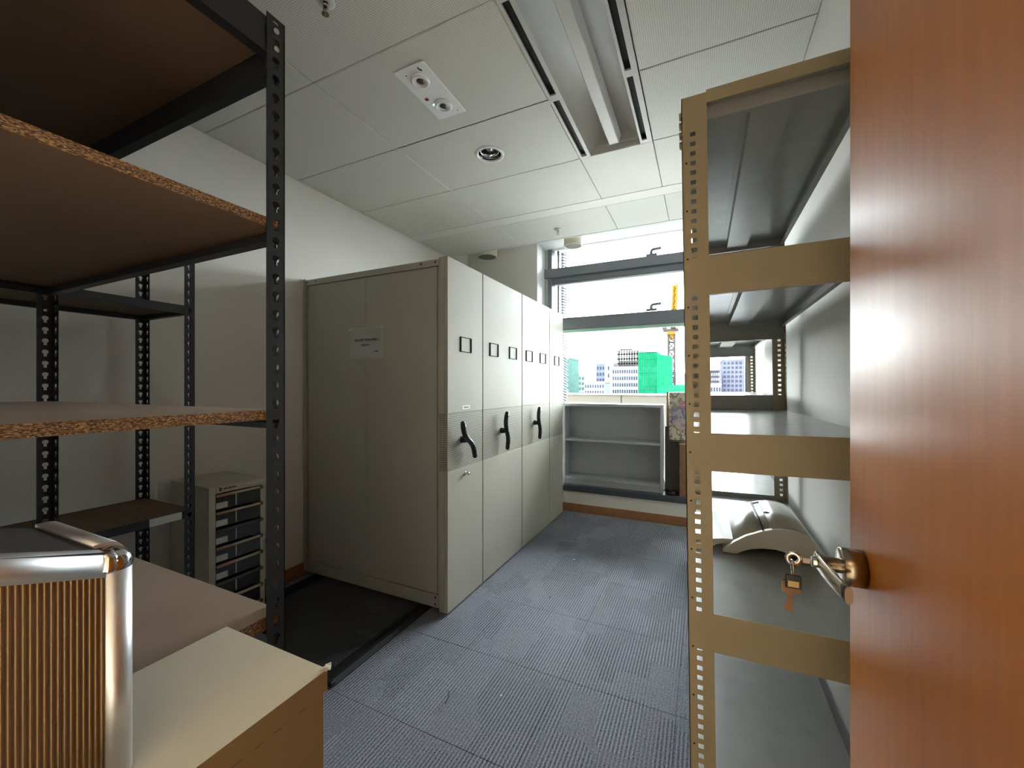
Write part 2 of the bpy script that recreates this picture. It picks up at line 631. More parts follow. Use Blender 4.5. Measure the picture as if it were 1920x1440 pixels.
            for i in range(n):
                j = (i + 1) % n
                fs.append(s.bm.faces.new((vr[0][i], vr[0][j], vh[0][j], vh[0][i])))
                fs.append(s.bm.faces.new((vr[1][j], vr[1][i], vh[1][i], vh[1][j])))
                fs.append(s.bm.faces.new((vh[0][i], vh[0][j], vh[1][j], vh[1][i])))
                pi, pj = R[i], R[j]
                if (abs(pi[0]) < 1e-9 and abs(pj[0]) < 1e-9) or (abs(pi[0] - width) < 1e-9 and abs(pj[0] - width) < 1e-9):
                    fs.append(s.bm.faces.new((vr[0][j], vr[0][i], vr[1][i], vr[1][j])))
            s._tag(fs, mi)

    def mesh(s, name, mats):
        bmesh.ops.recalc_face_normals(s.bm, faces=s.bm.faces)
        me = bpy.data.meshes.new(name)
        s.bm.to_mesh(me)
        s.bm.free()
        for m in (mats if isinstance(mats, (list, tuple)) else [mats]):
            me.materials.append(M[m] if isinstance(m, str) else m)
        return me


def put(name, b, mats, parent=None, kind=None, label=None):
    """link builder b (world coordinates) as one object under parent"""
    base = Vector((0, 0, 0))
    p = parent
    while p is not None:
        base += p.location
        p = p.parent
    if base.length > 0:
        bmesh.ops.translate(b.bm, verts=b.bm.verts, vec=-base)
    o = bpy.data.objects.new(name, b.mesh(name, mats))
    COL.objects.link(o)
    o.parent = parent
    if kind:
        o['kind'] = kind
    if label:
        o['label'] = label
    return o


def thing(name, label, cat, loc=(0, 0, 0), group=None):
    o = bpy.data.objects.new(name, None)
    o.empty_display_size = 0.1
    COL.objects.link(o)
    o.location = loc
    o['label'] = label
    o['category'] = cat
    if group:
        o['group'] = group
    return o


def solo(name, b, mats, label, cat, group=None, kind=None):
    o = put(name, b, mats)
    o['label'] = label
    o['category'] = cat
    if group:
        o['group'] = group
    if kind:
        o['kind'] = kind
    return o


def dup(o, parent=None, delta=(0, 0, 0)):
    c = o.copy()
    COL.objects.link(c)
    c.parent = parent
    c.location = Vector(o.location) + Vector(delta)
    for ch in o.children:
        dup(ch, c)
    return c


def one(name, mats, *args, parent=None, kind=None, label=None, **kw):
    b = B()
    b.box(*args, **kw)
    return put(name, b, mats, parent, kind, label)


def text_mesh(name, body, size, mat, parent, loc, rot, align='CENTER', bold=0.0):
    cu = bpy.data.curves.new(name, 'FONT')
    cu.body = body
    cu.size = size
    cu.align_x = align
    cu.align_y = 'CENTER'
    cu.extrude = 0.0001
    cu.offset = bold
    cu.resolution_u = 2
    tmp = bpy.data.objects.new('tmp_text', cu)
    COL.objects.link(tmp)
    bpy.context.view_layer.update()
    dg = bpy.context.evaluated_depsgraph_get()
    me = bpy.data.meshes.new_from_object(tmp.evaluated_get(dg))
    bpy.data.objects.remove(tmp)
    me.materials.clear()
    me.materials.append(M[mat])
    o = bpy.data.objects.new(name, me)
    COL.objects.link(o)
    o.parent = parent
    base = Vector((0, 0, 0))
    p = parent
    while p is not None:
        base += p.location
        p = p.parent
    o.location = Vector(loc) - base
    o.rotation_euler = rot
    return o


# ------------------------------------------------------------------ the setting
XL, XR, YF, YW, ZC = -2.60, 0.41, -0.06, 4.24, 2.81
YG = 4.52          # window plane
XC = -1.695        # right side of the pier beside the window

fl = one('floor', 'cab_dark', XL, XR, YF - 0.14, YW + 0.1, -0.12, -0.008, kind='structure')
# carpet tiles, each its own piece
tile_cache = {}
ex = [XL, -2.1, -1.6, -1.1, -0.6, -0.1, XR]
ey = [YF, 0.28, 0.78, 1.28, 1.785, 2.29, 2.80, 3.30, 3.80, YW]
for i in range(len(ex) - 1):
    for j in range(len(ey) - 1):
        b = B()
        g = 0.0005
        dz = random.uniform(-0.0008, 0.0)
        b.box(ex[i] + g, ex[i + 1] - g, ey[j] + g, ey[j + 1] - g, -0.008, dz, bev=0.001)
        put('carpet_tile', b, 'carpet', fl)

cl = one('ceiling', 'ceil_plain', XL, XR, YF, 3.80, 3.0, 3.06, kind='structure')
cx_ = [XL, -1.695, -0.712, -0.268, XR]
cy_ = [YF, 0.165, 0.757, 1.348, 1.94, 2.525, 3.135]
def ceil_tile(x0, x1, y0, y1):
    b = B()
    g = 0.0018
    b.box(x0 + g, x1 - g, y0 + g, y1 - g, ZC, 2.836, bev=0.003)
    put('ceiling_tile', b, 'ceil', cl)
for i in range(4):
    for j in range(6):
        if i == 2 and j in (3, 4):
            continue      # the long light fitting takes this bay
        if i == 1 and j == 4:
            # the tile that carries the downlight is cut out round
            b = B()
            xa_, ya_ = cx_[1] + 0.0018, cy_[4] + 0.0018
            wx, wy = cx_[2] - cx_[1] - 0.0036, cy_[5] - cy_[4] - 0.0036
            hc_ = (-1.21 - xa_, 2.2325 - ya_)
            ring_ = [(0.074 * math.cos(2 * PI * q / 40), 0.074 * math.sin(2 * PI * q / 40)) for q in range(40)]
            d_ = hc_[1] * 2
            b.perforated((xa_, ya_, ZC), (1, 0, 0), (0, 1, 0), wx, [(0, wy, True)], (hc_[0], ring_), (0, 0, 0.025))
            put('ceiling_tile', b, 'ceil', cl)
            continue
        ceil_tile(cx_[i], cx_[i + 1], cy_[j], cy_[j + 1])
for i in range(4):
    ceil_tile(cx_[i], cx_[i + 1], 3.268, 3.80)
for x in cx_[1:4]:
    one('joint_strip', 'ceil_plain', x - 0.02, x + 0.02, YF, 1.348, 2.8365, 2.842, parent=cl)
    one('joint_strip', 'ceil_plain', x - (0.02 if x < -1 else 0.001), x + (0.02 if x < -1 else 0.001), 1.348, 2.525, 2.8365, 2.842, parent=cl)
    one('joint_strip', 'ceil_plain', x - 0.02, x + 0.02, 2.525, 3.80, 2.8365, 2.842, parent=cl)
for y in cy_[1:]:
    for xa, xb in ((XL, -0.713), (-0.267, XR)) if y == 1.94 else ((XL, XR),):
        one('joint_strip', 'ceil_plain', xa, xb, y - 0.02, y + (0.02 if y != 1.348 else 0.0015), 2.8425, 2.848, parent=cl)
one('ceiling_band', 'ceil_plain', XL, XR, 3.137, 3.266, ZC - 0.001, 2.836, parent=cl, bev=0.001)
one('ceiling_edge', 'ceil_plain', XL, XR, 3.801, 3.815, ZC - 0.002, 2.985, parent=cl)
one('trim_1', 'wall_white', XL, XR + 0.02, 3.80, YG + 0.15, 2.965, 3.06, kind='structure')     # soffit over the window recess

one('wall_left', 'wall', XL - 0.12, XL, YF - 0.14, YW + 0.4, -0.12, 3.06, kind='structure')
one('wall_right', 'wall', XR, XR + 0.12, YF - 0.14, YG + 0.35, -0.12, 3.06, kind='structure')
wb = B()
wb.box(XL, XC, YW, YG + 0.2, 0, 3.0)                       # pier
wb.box(XC, XR, YW, YG + 0.2, -0.12, 0.22)                  # wall under the ledge
wb.box(XL, XR, YG - 0.03, YG + 0.2, 2.96, 3.06)            # head
put('wall_back', wb, 'wall', kind='structure')
one('trim_2', 'wall_white', XC + 0.0005, XC + 0.006, YW + 0.0005, YG + 0.06, 0.29, 2.964, kind='structure')   # pale lining of the pier's side
wf = B()
wf.box(XL, -0.69, YF - 0.14, YF, -0.12, 3.0)
wf.box(-0.69, 0.27, YF - 0.14, YF, 2.22, 3.0)
wf.box(0.27, XR, YF - 0.14, YF, -0.12, 3.0)
put('wall_front', wf, 'wall', kind='structure')
tr = B()
for (a, c) in ((-0.715, -0.66), (0.255, 0.30)):
    tr.box(a, c, YF - 0.15, YF + 0.012, 0, 2.25, bev=0.003)
tr.box(-0.715, 0.30, YF - 0.15, YF + 0.012, 2.205, 2.26, bev=0.003)
put('trim_3', tr, 'door', kind='structure')                # door lining
# corridor behind the camera
cor = B()
cor.box(-2.2, 1.6, -2.1, YF - 0.14, -0.12, -0.002)
cor.box(-2.2, 1.6, -2.1, YF - 0.14, 2.5, 2.6)
cor.box(-2.2, 1.6, -2.2, -2.1, -0.12, 2.6)
cor.box(-2.3, -2.2, -2.2, YF - 0.14, -0.12, 2.6)
cor.box(1.6, 1.7, -2.2, YF - 0.14, -0.12, 2.6)
put('wall_corridor', cor, 'corridor', kind='structure')
cw_ = bpy.data.lights.new('corridor_lamp', 'AREA')
cw_.shape = 'DISK'
cw_.size = 0.35
cw_.energy = CORRIDOR_WATTS
cw_.color = (1.0, 0.78, 0.50)
co_ = bpy.data.objects.new('corridor_lamp', cw_)
co_.location = (-0.45, -0.9, 2.49)
COL.objects.link(co_)

# baseboards
b = B(); b.box(XC - 0.9, XR, YW - 0.012, YW, 0.0, 0.088, bev=0.002); put('baseboard_back', b, 'wood_base', kind='structure')
b = B(); b.box(XL, XL + 0.012, YF, YW, 0.0, 0.088, bev=0.002); put('baseboard_left', b, 'wood_base', kind='structure')
b = B(); b.box(XR - 0.012, XR, YF, YW - 0.012, 0.0, 0.088, bev=0.002); put('baseboard_right', b, 'wood_base', kind='structure')

# ledge under the window
lb = B()
lb.box(XC + 0.007, XR, YW - 0.025, YG - 0.02, 0.222, 0.285, bev=0.004)
put('trim_4', lb, 'sill', kind='structure')

# ------------------------------------------------------------------ window
wn = thing('window_1', 'tall grey framed window in the end wall', 'window', (-0.64, YG, 0.285))
del wn['category']
wn['kind'] = 'structure'
x0, x1 = XC + 0.006, XR
b = B()
b.box(x0, x0 + 0.035, YG - 0.02, YG + 0.05, 0.285, 2.962, bev=0.003)
put('jamb', b, 'alu', wn, label='pale outer strip of the left jamb')
b = B()
b.box(x0 + 0.035, x0 + 0.085, YG - 0.035, YG + 0.09, 0.285, 2.962, bev=0.003)
put('jamb', b, 'frame', wn)
b = B()
b.box(x0 + 0.125, x0 + 0.145, YG + 0.045, YG + 0.085, 0.285, 2.962, bev=0.002)
put('glazing_bar', b, 'sill', wn)
b = B(); b.box(x1 - 0.04, x1, YG - 0.02, YG + 0.09, 0.285, 2.962, bev=0.003); put('jamb', b, 'frame', wn)
b = B(); b.box(x0 + 0.085, x1 - 0.04, YG - 0.02, YG + 0.09, 0.285, 0.36, bev=0.003); put('bottom_rail', b, 'frame', wn)
b = B()
b.box(x0, x1, YG - 0.06, YG + 0.03, 2.626, 2.727, bev=0.004)
b.box(x0 + 0.085, x1, YG - 0.02, YG + 0.09, 2.552, 2.626, bev=0.003)
tr_ = put('transom', b, 'frame', wn)
b = B(); b.box(x0 + 0.12, x1, YG - 0.03, YG + 0.02, 2.532, 2.551, bev=0.003); put('sash_edge', b, 'alu', tr_)
b = B()
b.box(x0 + 0.085, x1, YG - 0.05, YG + 0.06, 2.012, 2.135, bev=0.004)
b.box(x0 + 0.085, x1, YG - 0.02, YG + 0.05, 2.135, 2.15, bev=0.002)
tr2 = put('transom', b, 'frame', wn)
b = B(); b.box(x0 + 0.12, x1, YG - 0.02, YG + 0.03, 1.975, 2.011, bev=0.003); put('sash_edge', b, 'sash_green', tr2)
for z0, z1 in ((0.36, 1.975), (2.15, 2.532), (2.727, 2.962)):
    b = B(); b.box(x0 + 0.085, x1 - 0.03, YG + 0.02, YG + 0.032, z0, z1); put('pane', b, 'glass', wn)
for z in (2.729, 2.151):
    b = B()
    b.box(-0.545, -0.435, YG - 0.05, YG - 0.02, z, z + 0.024, bev=0.003)
    b.tube([(-0.492, YG - 0.035, z + 0.012), (-0.492, YG - 0.04, z + 0.045), (-0.486, YG - 0.045, z + 0.058), (-0.472, YG - 0.05, z + 0.064), (-0.39, YG - 0.06, z + 0.066)], 0.015, 8)
    put('handle', b, 'frame', wn)
b = B()
for i in range(60):
    z = 1.0 + i * 0.0335
    b.prism([(x0 + 0.155, z), (x0 + 0.208, z - 0.026), (x0 + 0.212, z - 0.014), (x0 + 0.155, z + 0.012)], 'y', YG + 0.14, YG + 0.19)
b.box(x0 + 0.146, x0 + 0.156, YG + 0.12, YG + 0.2, 0.9, 3.0)
fin = put('outer_louvre', b, 'frame', wn)
fin['kind'] = 'stuff'

# ------------------------------------------------------------------ door
dr = thing('door_1', 'orange maple veneer door standing open at right', 'door', (0.235, 0.0, 0))
del dr['category']
dr['kind'] = 'structure'
DX = 0.21
b = B(); b.box(DX, DX + 0.045, -0.06, 0.805, 0.008, 2.20, bev=0.0015); put('leaf', b, 'door', dr)
HZ, HY = 1.086, 0.745
b = B()
b.lathe((DX, HY, HZ), [(0.0, 0), (0.0265, 0.0), (0.0265, -0.0265), (0.0250, -0.0275), (0.0105, -0.0275)], 36, axis='x')
b.lathe((DX, HY, HZ), [(0.0105, -0.027), (0.0105, -0.046), (0.012, -0.047), (0.012, -0.054)], 24, axis='x')
hd = put('door_handle', b, 'nickel', dr)
b = B()
def leverpath(i):
    t = i / 9.0
    y = HY + 0.014 - t * 0.112
    x = DX - 0.052 + 0.010 * t * t
    h = 0.0125 - 0.001 * t
    o = Vector((x, y, HZ - 0.002 * t))
    return o, Vector((0.0045, 0, 0)), Vector((0, 0, h))
prof = [(math.cos(a) * (1.0 if abs(math.cos(a)) > .3 else .9), math.copysign(abs(math.sin(a)) ** 0.6, math.sin(a))) for a in [2 * PI * q / 16 for q in range(16)]]
b.sweep(prof, leverpath, 10)
put('lever', b, 'nickel', hd)
b = B()
b.lathe((DX, HY, HZ), [(0.0, -0.062), (0.0072, -0.062), (0.008, -0.060), (0.008, -0.050)], 20, axis='x')
put('key_cylinder', b, 'chrome', hd)

# keys in the lever's lock
ky = thing('key_bunch', 'bunch of keys with a small tag hanging from the key in the door lever', 'keys', (DX - 0.069, HY, HZ))
KX = DX - 0.062
b = B()
b.box(KX - 0.012, KX - 0.001, HY - 0.0012, HY + 0.0012, HZ - 0.004, HZ + 0.004, bev=0.0005)
b.lathe((KX - 0.022, HY, HZ), [(0.0045, -0.0012), (0.0115, -0.0012), (0.0115, 0.0012), (0.0045, 0.0012)], 20, axis='y', closed=True)
put('inserted_key', b, 'chrome', ky)
b = B()
b.tube([(KX - 0.024, HY + 0.010 * math.sin(2 * PI * q / 20), HZ - 0.013 + 0.011 * math.cos(2 * PI * q / 20)) for q in range(21)], 0.0011, 6)
put('key_ring', b, 'chrome', ky)
b = B()
TZ = HZ - 0.024
b.box(KX - 0.033, KX - 0.013, HY - 0.004, HY - 0.001, TZ - 0.021, TZ, bev=0.001)
kt = put('key_tag', b, 'black', ky)
b = B(); b.box(KX - 0.030, KX - 0.016, HY - 0.0048, HY - 0.0042, TZ - 0.018, TZ - 0.009); put('tag_label', b, 'tag_yellow', kt)
for k_, (dx, ang) in enumerate(((-0.004, 0.05), (0.003, -0.12), (0.0, -0.02))):
    b = B()
    y = HY + 0.002 + 0.003 * k_
    x = KX - 0.024 + dx
    sx = math.sin(ang) * 1.6
    b.prism([(x - 0.009, TZ - 0.012), (x + 0.009, TZ - 0.012), (x + 0.009, TZ - 0.030), (x + 0.003 + sx * 0.02, TZ - 0.034), (x + 0.003 + sx * 0.05, TZ - 0.058), (x + sx * 0.05, TZ - 0.062), (x - 0.003 + sx * 0.05, TZ - 0.056), (x - 0.003 + sx * 0.02, TZ - 0.034), (x - 0.009, TZ - 0.030)], 'y', y, y + 0.002)
    put('key', b, 'bronze', ky)

# ------------------------------------------------------------------ mobile shelving units
CF, CB = -1.36, -2.592     # aisle face, wall end
units = [(1.985, 2.402), (2.408, 3.062), (3.070, 3.732), (3.738, 4.150)]
ulab = ['nearest grey mobile shelving unit with a notice on its end and a tilted crank',
        'second grey mobile shelving unit from the camera, wide, two card frames and upright crank',
        'third grey mobile shelving unit from the camera, wide with upright crank nearest the window',
        'far narrow grey mobile shelving unit by the window, one card frame and no crank']
ZB0, ZB1, ZT = 0.848, 1.190, 2.12


def crank(parent, yc, zc, tilt):
    b = B()
    x = CF + 0.05
    b.lathe((CF + 0.003, yc, zc), [(0.0, 0.045), (0.016, 0.045), (0.018, 0.03), (0.022, 0.0)], 20, axis='x')
    pts = []
    L = 0.128
    n = 15
    for i in range(n):
        s_ = 1 - 2 * i / (n - 1)
        a = -0.017 * math.sin(PI * s_)
        w_ = s_ * L
        y = yc + a * math.cos(tilt) - w_ * math.sin(tilt)
        z = zc + w_ * math.cos(tilt) + a * math.sin(tilt)
        pts.append((x + 0.004 * abs(s_), y, z))
    rr = [0.0165] * n
    rr[0] = rr[-1] = 0.015
    b.tube(pts, rr, 14)
    b.ball(pts[0], 0.0158, u=14, v=8)
    b.ball(pts[-1], 0.0158, u=14, v=8)
    c = put('crank_handle', b, 'black', parent)
    b = B(); b.ball((x + 0.016, yc, zc), 0.004, u=8, v=6); put('screw', b, 'alu', c)
    b = B(); b.ball((x + 0.02, pts[-2][1], pts[-2][2]), 0.0035, u=8, v=6); put('screw', b, 'alu', c)


def card_frame(parent, y0, y1, z0=1.567, z1=1.660):
    b = B()
    x = CF + 0.0025
    b.box(x, x + 0.006, y0, y0 + 0.011, z0, z1)
    b.box(x, x + 0.006, y1 - 0.011, y1, z0, z1)
    b.box(x, x + 0.005, y0 + 0.011, y1 - 0.011, z0, z0 + 0.0035)
    b.box(x, x + 0.005, y0 + 0.011, y1 - 0.011, z1 - 0.0035, z1)
    f = put('card_frame', b, 'card_frame', parent)
    b = B(); b.box(x - 0.0005, x + 0.0012, y0 + 0.011, y1 - 0.011, z0 + 0.003, z1 - 0.003); put('card', b, 'cab', f)


for k_, ((ya, yb), lab) in enumerate(zip(units, ulab)):
    u = thing('mobile_shelving_unit', lab, 'shelving unit', (-1.98, 0.5 * (ya + yb), 0.0), 'mobile shelving units on the floor tracks')
    b = B()
    b.box(CB, CF - 0.022, ya + 0.018 if k_ == 0 else ya, yb, 0.045, ZT - 0.006)
    b.box(CB + 0.05, CF - 0.10, ya + 0.03, yb - 0.03, 0.022, 0.045)
    put('body', b, 'cab', u)
    for z0, z1, nm, mt in ((0.012, ZB0 - 0.0015, 'lower_panel', 'cab'), (ZB0, ZB1, 'dotted_band', 'dots'), (ZB1 + 0.0015, ZT, 'upper_panel', 'cab')):
        b = B()
        b.box(CF - 0.021, CF + (0.002 if mt == 'dots' else 0.003), ya + (0.0 if k_ == 0 else 0.0025), yb - 0.0025, z0, z1, bev=0.0015)
        put(nm, b, mt, u)
    if k_ == 0:
        # end panel facing the door: two sheets, top and bottom rails, side strips
        b = B(); b.box(CB + 0.045, -2.005, ya + 0.004, ya + 0.017, 0.112, 2.068, bev=0.001); put('end_panel', b, 'cab', u)
        b = B(); b.box(-2.003, CF - 0.078, ya + 0.004, ya + 0.017, 0.112, 2.068, bev=0.001); put('end_panel', b, 'cab', u)
        b = B(); b.box(CB + 0.02, CF - 0.060, ya, ya + 0.017, 2.072, 2.112, bev=0.0015); rl = put('top_rail', b, 'cab', u)
        for x in (CB + 0.035, CB + 0.12, CF - 0.19, CF - 0.085):
            b = B(); b.cyl((x, ya - 0.002, 2.095), 'y', 0.006, 0.003, 10); put('screw', b, 'black', rl)
        b = B(); b.box(CB + 0.02, CF - 0.060, ya, ya + 0.017, 0.03, 0.108, bev=0.0015); rl = put('bottom_rail', b, 'cab', u)
        for z in (0.05, 0.09):
            b = B(); b.cyl((CF - 0.085, ya - 0.002, z), 'y', 0.006, 0.003, 10); put('screw', b, 'black', rl)
        b = B(); b.box(CB - 0.002, CB + 0.018, ya - 0.006, ya + 0.02, 0.03, ZT, bev=0.0015); put('side_strip', b, 'cab', u)
        for z0, z1, mt in ((0.012, ZB0 - 0.0015, 'cab'), (ZB0, ZB1, 'dots'), (ZB1 + 0.0015, ZT, 'cab')):
            b = B(); b.box(CF - 0.058, CF - 0.0215, ya - 0.001, ya + 0.0165, z0, z1, bev=0.001); put('corner_strip', b, mt, u)
        b = B(); b.box(CF + 0.0032, CF + 0.0038, 2.148, 2.236, 1.208, 1.232); st_ = put('sticker', b, 'paper', u)
        b = B()
        for q in range(6):
            b.box(CF + 0.0038, CF + 0.0040, 2.162 + q * 0.010, 2.169 + q * 0.010, 1.215, 1.224)
        put('print', b, 'ink', st_)
        b = B()
        b.lathe((CF + 0.003, 2.183, 0.803), [(0.0, 0.028), (0.009, 0.027), (0.011, 0.02), (0.007, 0.014), (0.007, 0.004), (0.013, 0.002), (0.013, 0.0)], 20, axis='x')
        put('lock_knob', b, 'chrome', u)
        crank(u, 2.143, 1.02, math.radians(33))
        card_frame(u, 2.118, 2.252)
    elif k_ == 1:
        crank(u, 2.682, 1.025, math.radians(2)); card_frame(u, 2.499, 2.632); card_frame(u, 2.818, 2.955)
    elif k_ == 2:
        crank(u, 3.335, 1.03, math.radians(2)); card_frame(u, 3.146, 3.29); card_frame(u, 3.47, 3.62)
    else:
        card_frame(u, 3.868, 4.015)

# the notice taped to the end panel
nt_ = thing('paper_notice', 'white paper notice with printed Chinese lines taped to the grey end panel', 'notice', (-1.996, 1.987, 1.635))
b = B()
NY = 1.9865
nx, nz = 12, 8
g = [[b.bm.verts.new((-2.143 + 0.297 * i / nx, NY - 0.001 - 0.006 * max(0, (1 - j / nz) - 0.55) * math.sin(2.2 * i / nx + .4) - 0.0015 * (i / nx) * (j / nz), 1.529 + 0.212 * j / nz)) for i in range(nx + 1)] for j in range(nz + 1)]
for j in range(nz):
    for i in range(nx):
        f = b.bm.faces.new((g[j][i], g[j][i + 1], g[j + 1][i + 1], g[j + 1][i])); f.smooth = True
bmesh.ops.solidify(b.bm, geom=b.bm.faces[:], thickness=0.0004)
put('sheet', b, 'paper', nt_)
text_mesh('printed_line', '請勿放置任何物件於櫃面上', 0.0175, 'ink', nt_, (-1.99, NY - 0.0045, 1.655), (PI / 2, 0, 0), bold=0.0002)
text_mesh('printed_line', '多謝合作！', 0.0175, 'ink', nt_, (-1.995, NY - 0.0045, 1.622), (PI / 2, 0, 0), bold=0.0002)
text_mesh('printed_line', '行政部', 0.013, 'ink', nt_, (-1.908, NY - 0.0055, 1.578), (PI / 2, 0, 0), bold=0.0002)
for x in (-2.132, -1.86):
    b = B(); b.box(x - 0.016, x + 0.016, NY - 0.0035, NY - 0.003, 1.722, 1.742); put('tape', b, 'label_white', nt_)

# floor tracks and added darker carpet sheets that paint the shade between them
for x, lab in ((-1.545, 'black floor track nearest the aisle under the mobile shelving'), (-2.46, 'black floor track nearest the left wall under the mobile shelving')):
    t = thing('floor_track', lab, 'track', (x, 2.7, 0.0), 'floor tracks under the mobile shelving')
    b = B()
    b.prism([(x - 0.046, 0.0), (x - 0.046, 0.012), (x - 0.018, 0.016), (x - 0.016, 0.008), (x + 0.006, 0.008), (x + 0.008, 0.022), (x + 0.028, 0.022), (x + 0.046, 0.004), (x + 0.046, 0.0)], 'y', 1.30, 4.20)
    put('rail', b, 'rubber', t)
    b = B(); b.box(x - 0.044, x + 0.044, 1.285, 1.31, 0.001, 0.024, bev=0.003); put('end_stop', b, 'rack_black', t)
dk = thing('floor_shade', 'carpet between the two floor tracks with its shade put into the colour', 'shaded carpet', (-2.0, 2.7, 0.0))
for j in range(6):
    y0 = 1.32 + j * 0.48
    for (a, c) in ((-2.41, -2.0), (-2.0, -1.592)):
        b = B(); b.box(a + 0.0015, c - 0.0015, y0 + 0.0015, y0 + 0.4785, 0.001, 0.008, bev=0.001); put('shade_sheet', b, 'carpet_shade', dk)

# ------------------------------------------------------------------ dark slotted-angle racks on the left
KEY = (0.020, [(-0.004, -0.011), (0.004, -0.011), (0.004, -0.002), (0.0075, 0.001), (0.008, 0.006), (0.0055, 0.0105), (0.0, 0.012), (-0.0055, 0.0105), (-0.008, 0.006), (-0.0075, 0.001), (-0.004, -0.002)])


def angle_post(parent, x, y, sx, sy, height, pitch=0.038, wd=0.040):
    """L post, outer corner at (x,y); flanges run to -sx in X and -sy in Y"""
    b = B()
    n = int(height / pitch)
    cells = [(i * pitch, (i + 1) * pitch, True) for i in range(n)]
    if height - n * pitch > 1e-4:
        cells.append((n * pitch, height, False))
    b.perforated((x, y, 0), (0, -sy, 0), (0, 0, 1), wd, cells, KEY, (-sx * 0.002, 0, 0))
    b.perforated((x, y, 0), (-sx, 0, 0), (0, 0, 1), wd, cells, KEY, (0, -sy * 0.002, 0))
    p = put('post', b, 'rack_black', parent)
    b = B(); b.box(min(x, x - sx * 0.043), max(x, x - sx * 0.043), min(y, y - sy * 0.043), max(y, y - sy * 0.043), 0.0, 0.012); put('foot', b, 'rubber', p)
    return p


def board(parent, x0, x1, y0, y1, zt, th, face):
    b = B()
    fs = b.box(x0, x1, y0, y1, zt - th, zt)
    for f in fs:
        n = f.normal if f.normal.length else f.calc_center_median()
        f.normal_update()
        f.material_index = 0 if abs(f.normal.z) > 0.5 else 1
    return put('shelf_board', b, [face, 'chip_edge'], parent)


def beam_x(parent, x0, x1, y, sy, z0, z1):
    """rolled beam along X: upright web with a ledge turned inward"""
    b = B()
    b.prism([(y, z0), (y, z1), (y - sy * 0.004, z1), (y - sy * 0.004, z0 + min(0.024, (z1 - z0) * 0.6)), (y - sy * 0.024, z0 + min(0.024, (z1 - z0) * 0.6)), (y - sy * 0.024, z0)], 'x', x0, x1)
    return put('beam', b, 'rack_black', parent)


def beam_y(parent, y0, y1, x, sx, z0, z1):
    b = B()
    b.prism([(x, z0), (x, z1), (x - sx * 0.004, z1), (x - sx * 0.004, z0 + 0.02), (x - sx * 0.024, z0 + 0.02), (x - sx * 0.024, z0)], 'y', y0, y1)
    return put('beam', b, 'rack_black', parent)


r1 = thing('slotted_angle_rack', 'large charcoal slotted post rack with chipboard shelves filling the left foreground', 'rack', (-1.40, 0.30, 0))
RX0, RX1, RY0, RY1 = -2.005, -0.815, 0.005, 0.578
for (x, y, sx, sy) in ((RX1, RY1, 1, 1), (RX0, RY1, -1, 1), (RX1, RY0, 1, -1), (RX0, RY0, -1, -1)):
    angle_post(r1, x, y, sx, sy, 2.128)
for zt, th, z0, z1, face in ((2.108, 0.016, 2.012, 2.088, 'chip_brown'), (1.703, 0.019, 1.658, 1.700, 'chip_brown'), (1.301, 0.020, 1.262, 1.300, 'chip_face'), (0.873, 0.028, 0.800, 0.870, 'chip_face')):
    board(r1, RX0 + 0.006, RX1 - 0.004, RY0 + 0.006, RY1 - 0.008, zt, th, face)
    for y, sy in ((RY1 - 0.003, 1), (RY0 + 0.003, -1)):
        if zt > 2:
            beam_x(r1, RX0 + 0.003, RX1 - 0.003, y, sy, z0, zt)
        else:
            beam_x(r1, RX0 + 0.003, RX1 - 0.003, y, sy, z0, zt - th)
beam_y(r1, RY0 + 0.003, RY1 - 0.003, RX1 - 0.003, 1, 2.045, 2.118)
beam_y(r1, RY0 + 0.003, RY1 - 0.003, RX0 + 0.003, -1, 2.012, 2.088)
beam_y(r1, RY0 + 0.003, RY1 - 0.003, RX0 + 0.003, -1, 1.658, 1.684)
for z in (2.062, 2.100):
    b = B(); b.cyl((RX1 - 0.001, RY1 - 0.02, z), 'x', 0.0055, 0.004, 12); put('bolt', b, 'alu', r1)

r2 = thing('slotted_angle_rack', 'smaller charcoal slotted post rack standing against the left wall behind the first', 'rack', (-2.28, 0.55, 0))
QX0, QX1, QY0, QY1 = -2.50, -2.07, 0.02, 1.034
for (x, y, sx, sy) in ((QX1, QY1, 1, 1), (QX0, QY1, -1, 1), (QX1, QY0, 1, -1), (QX0, QY0, -1, -1)):
    angle_post(r2, x, y, sx, sy, 1.976)
for zt in (1.709, 0.800):
    board(r2, QX0 + 0.006, QX1 - 0.006, QY0 + 0.006, QY1 - 0.006, zt - 0.001, 0.012, 'chip_brown')
    for x, sx in ((QX1 - 0.003, 1), (QX0 + 0.003, -1)):
        beam_y(r2, QY0 + 0.003, QY1 - 0.003, x, sx, zt - 0.034, zt)
    for y, sy in ((QY1 - 0.003, 1), (QY0 + 0.003, -1)):
        beam_x(r2, QX0 + 0.003, QX1 - 0.003, y, sy, zt - 0.034, zt)
b = B(); b.box(QX1 - 0.0028, QX1 - 0.0015, 0.87, 0.985, 0.767, 0.799); put('shelf_label', b, 'label_white', r2, label='white strip label stuck on the beam end')

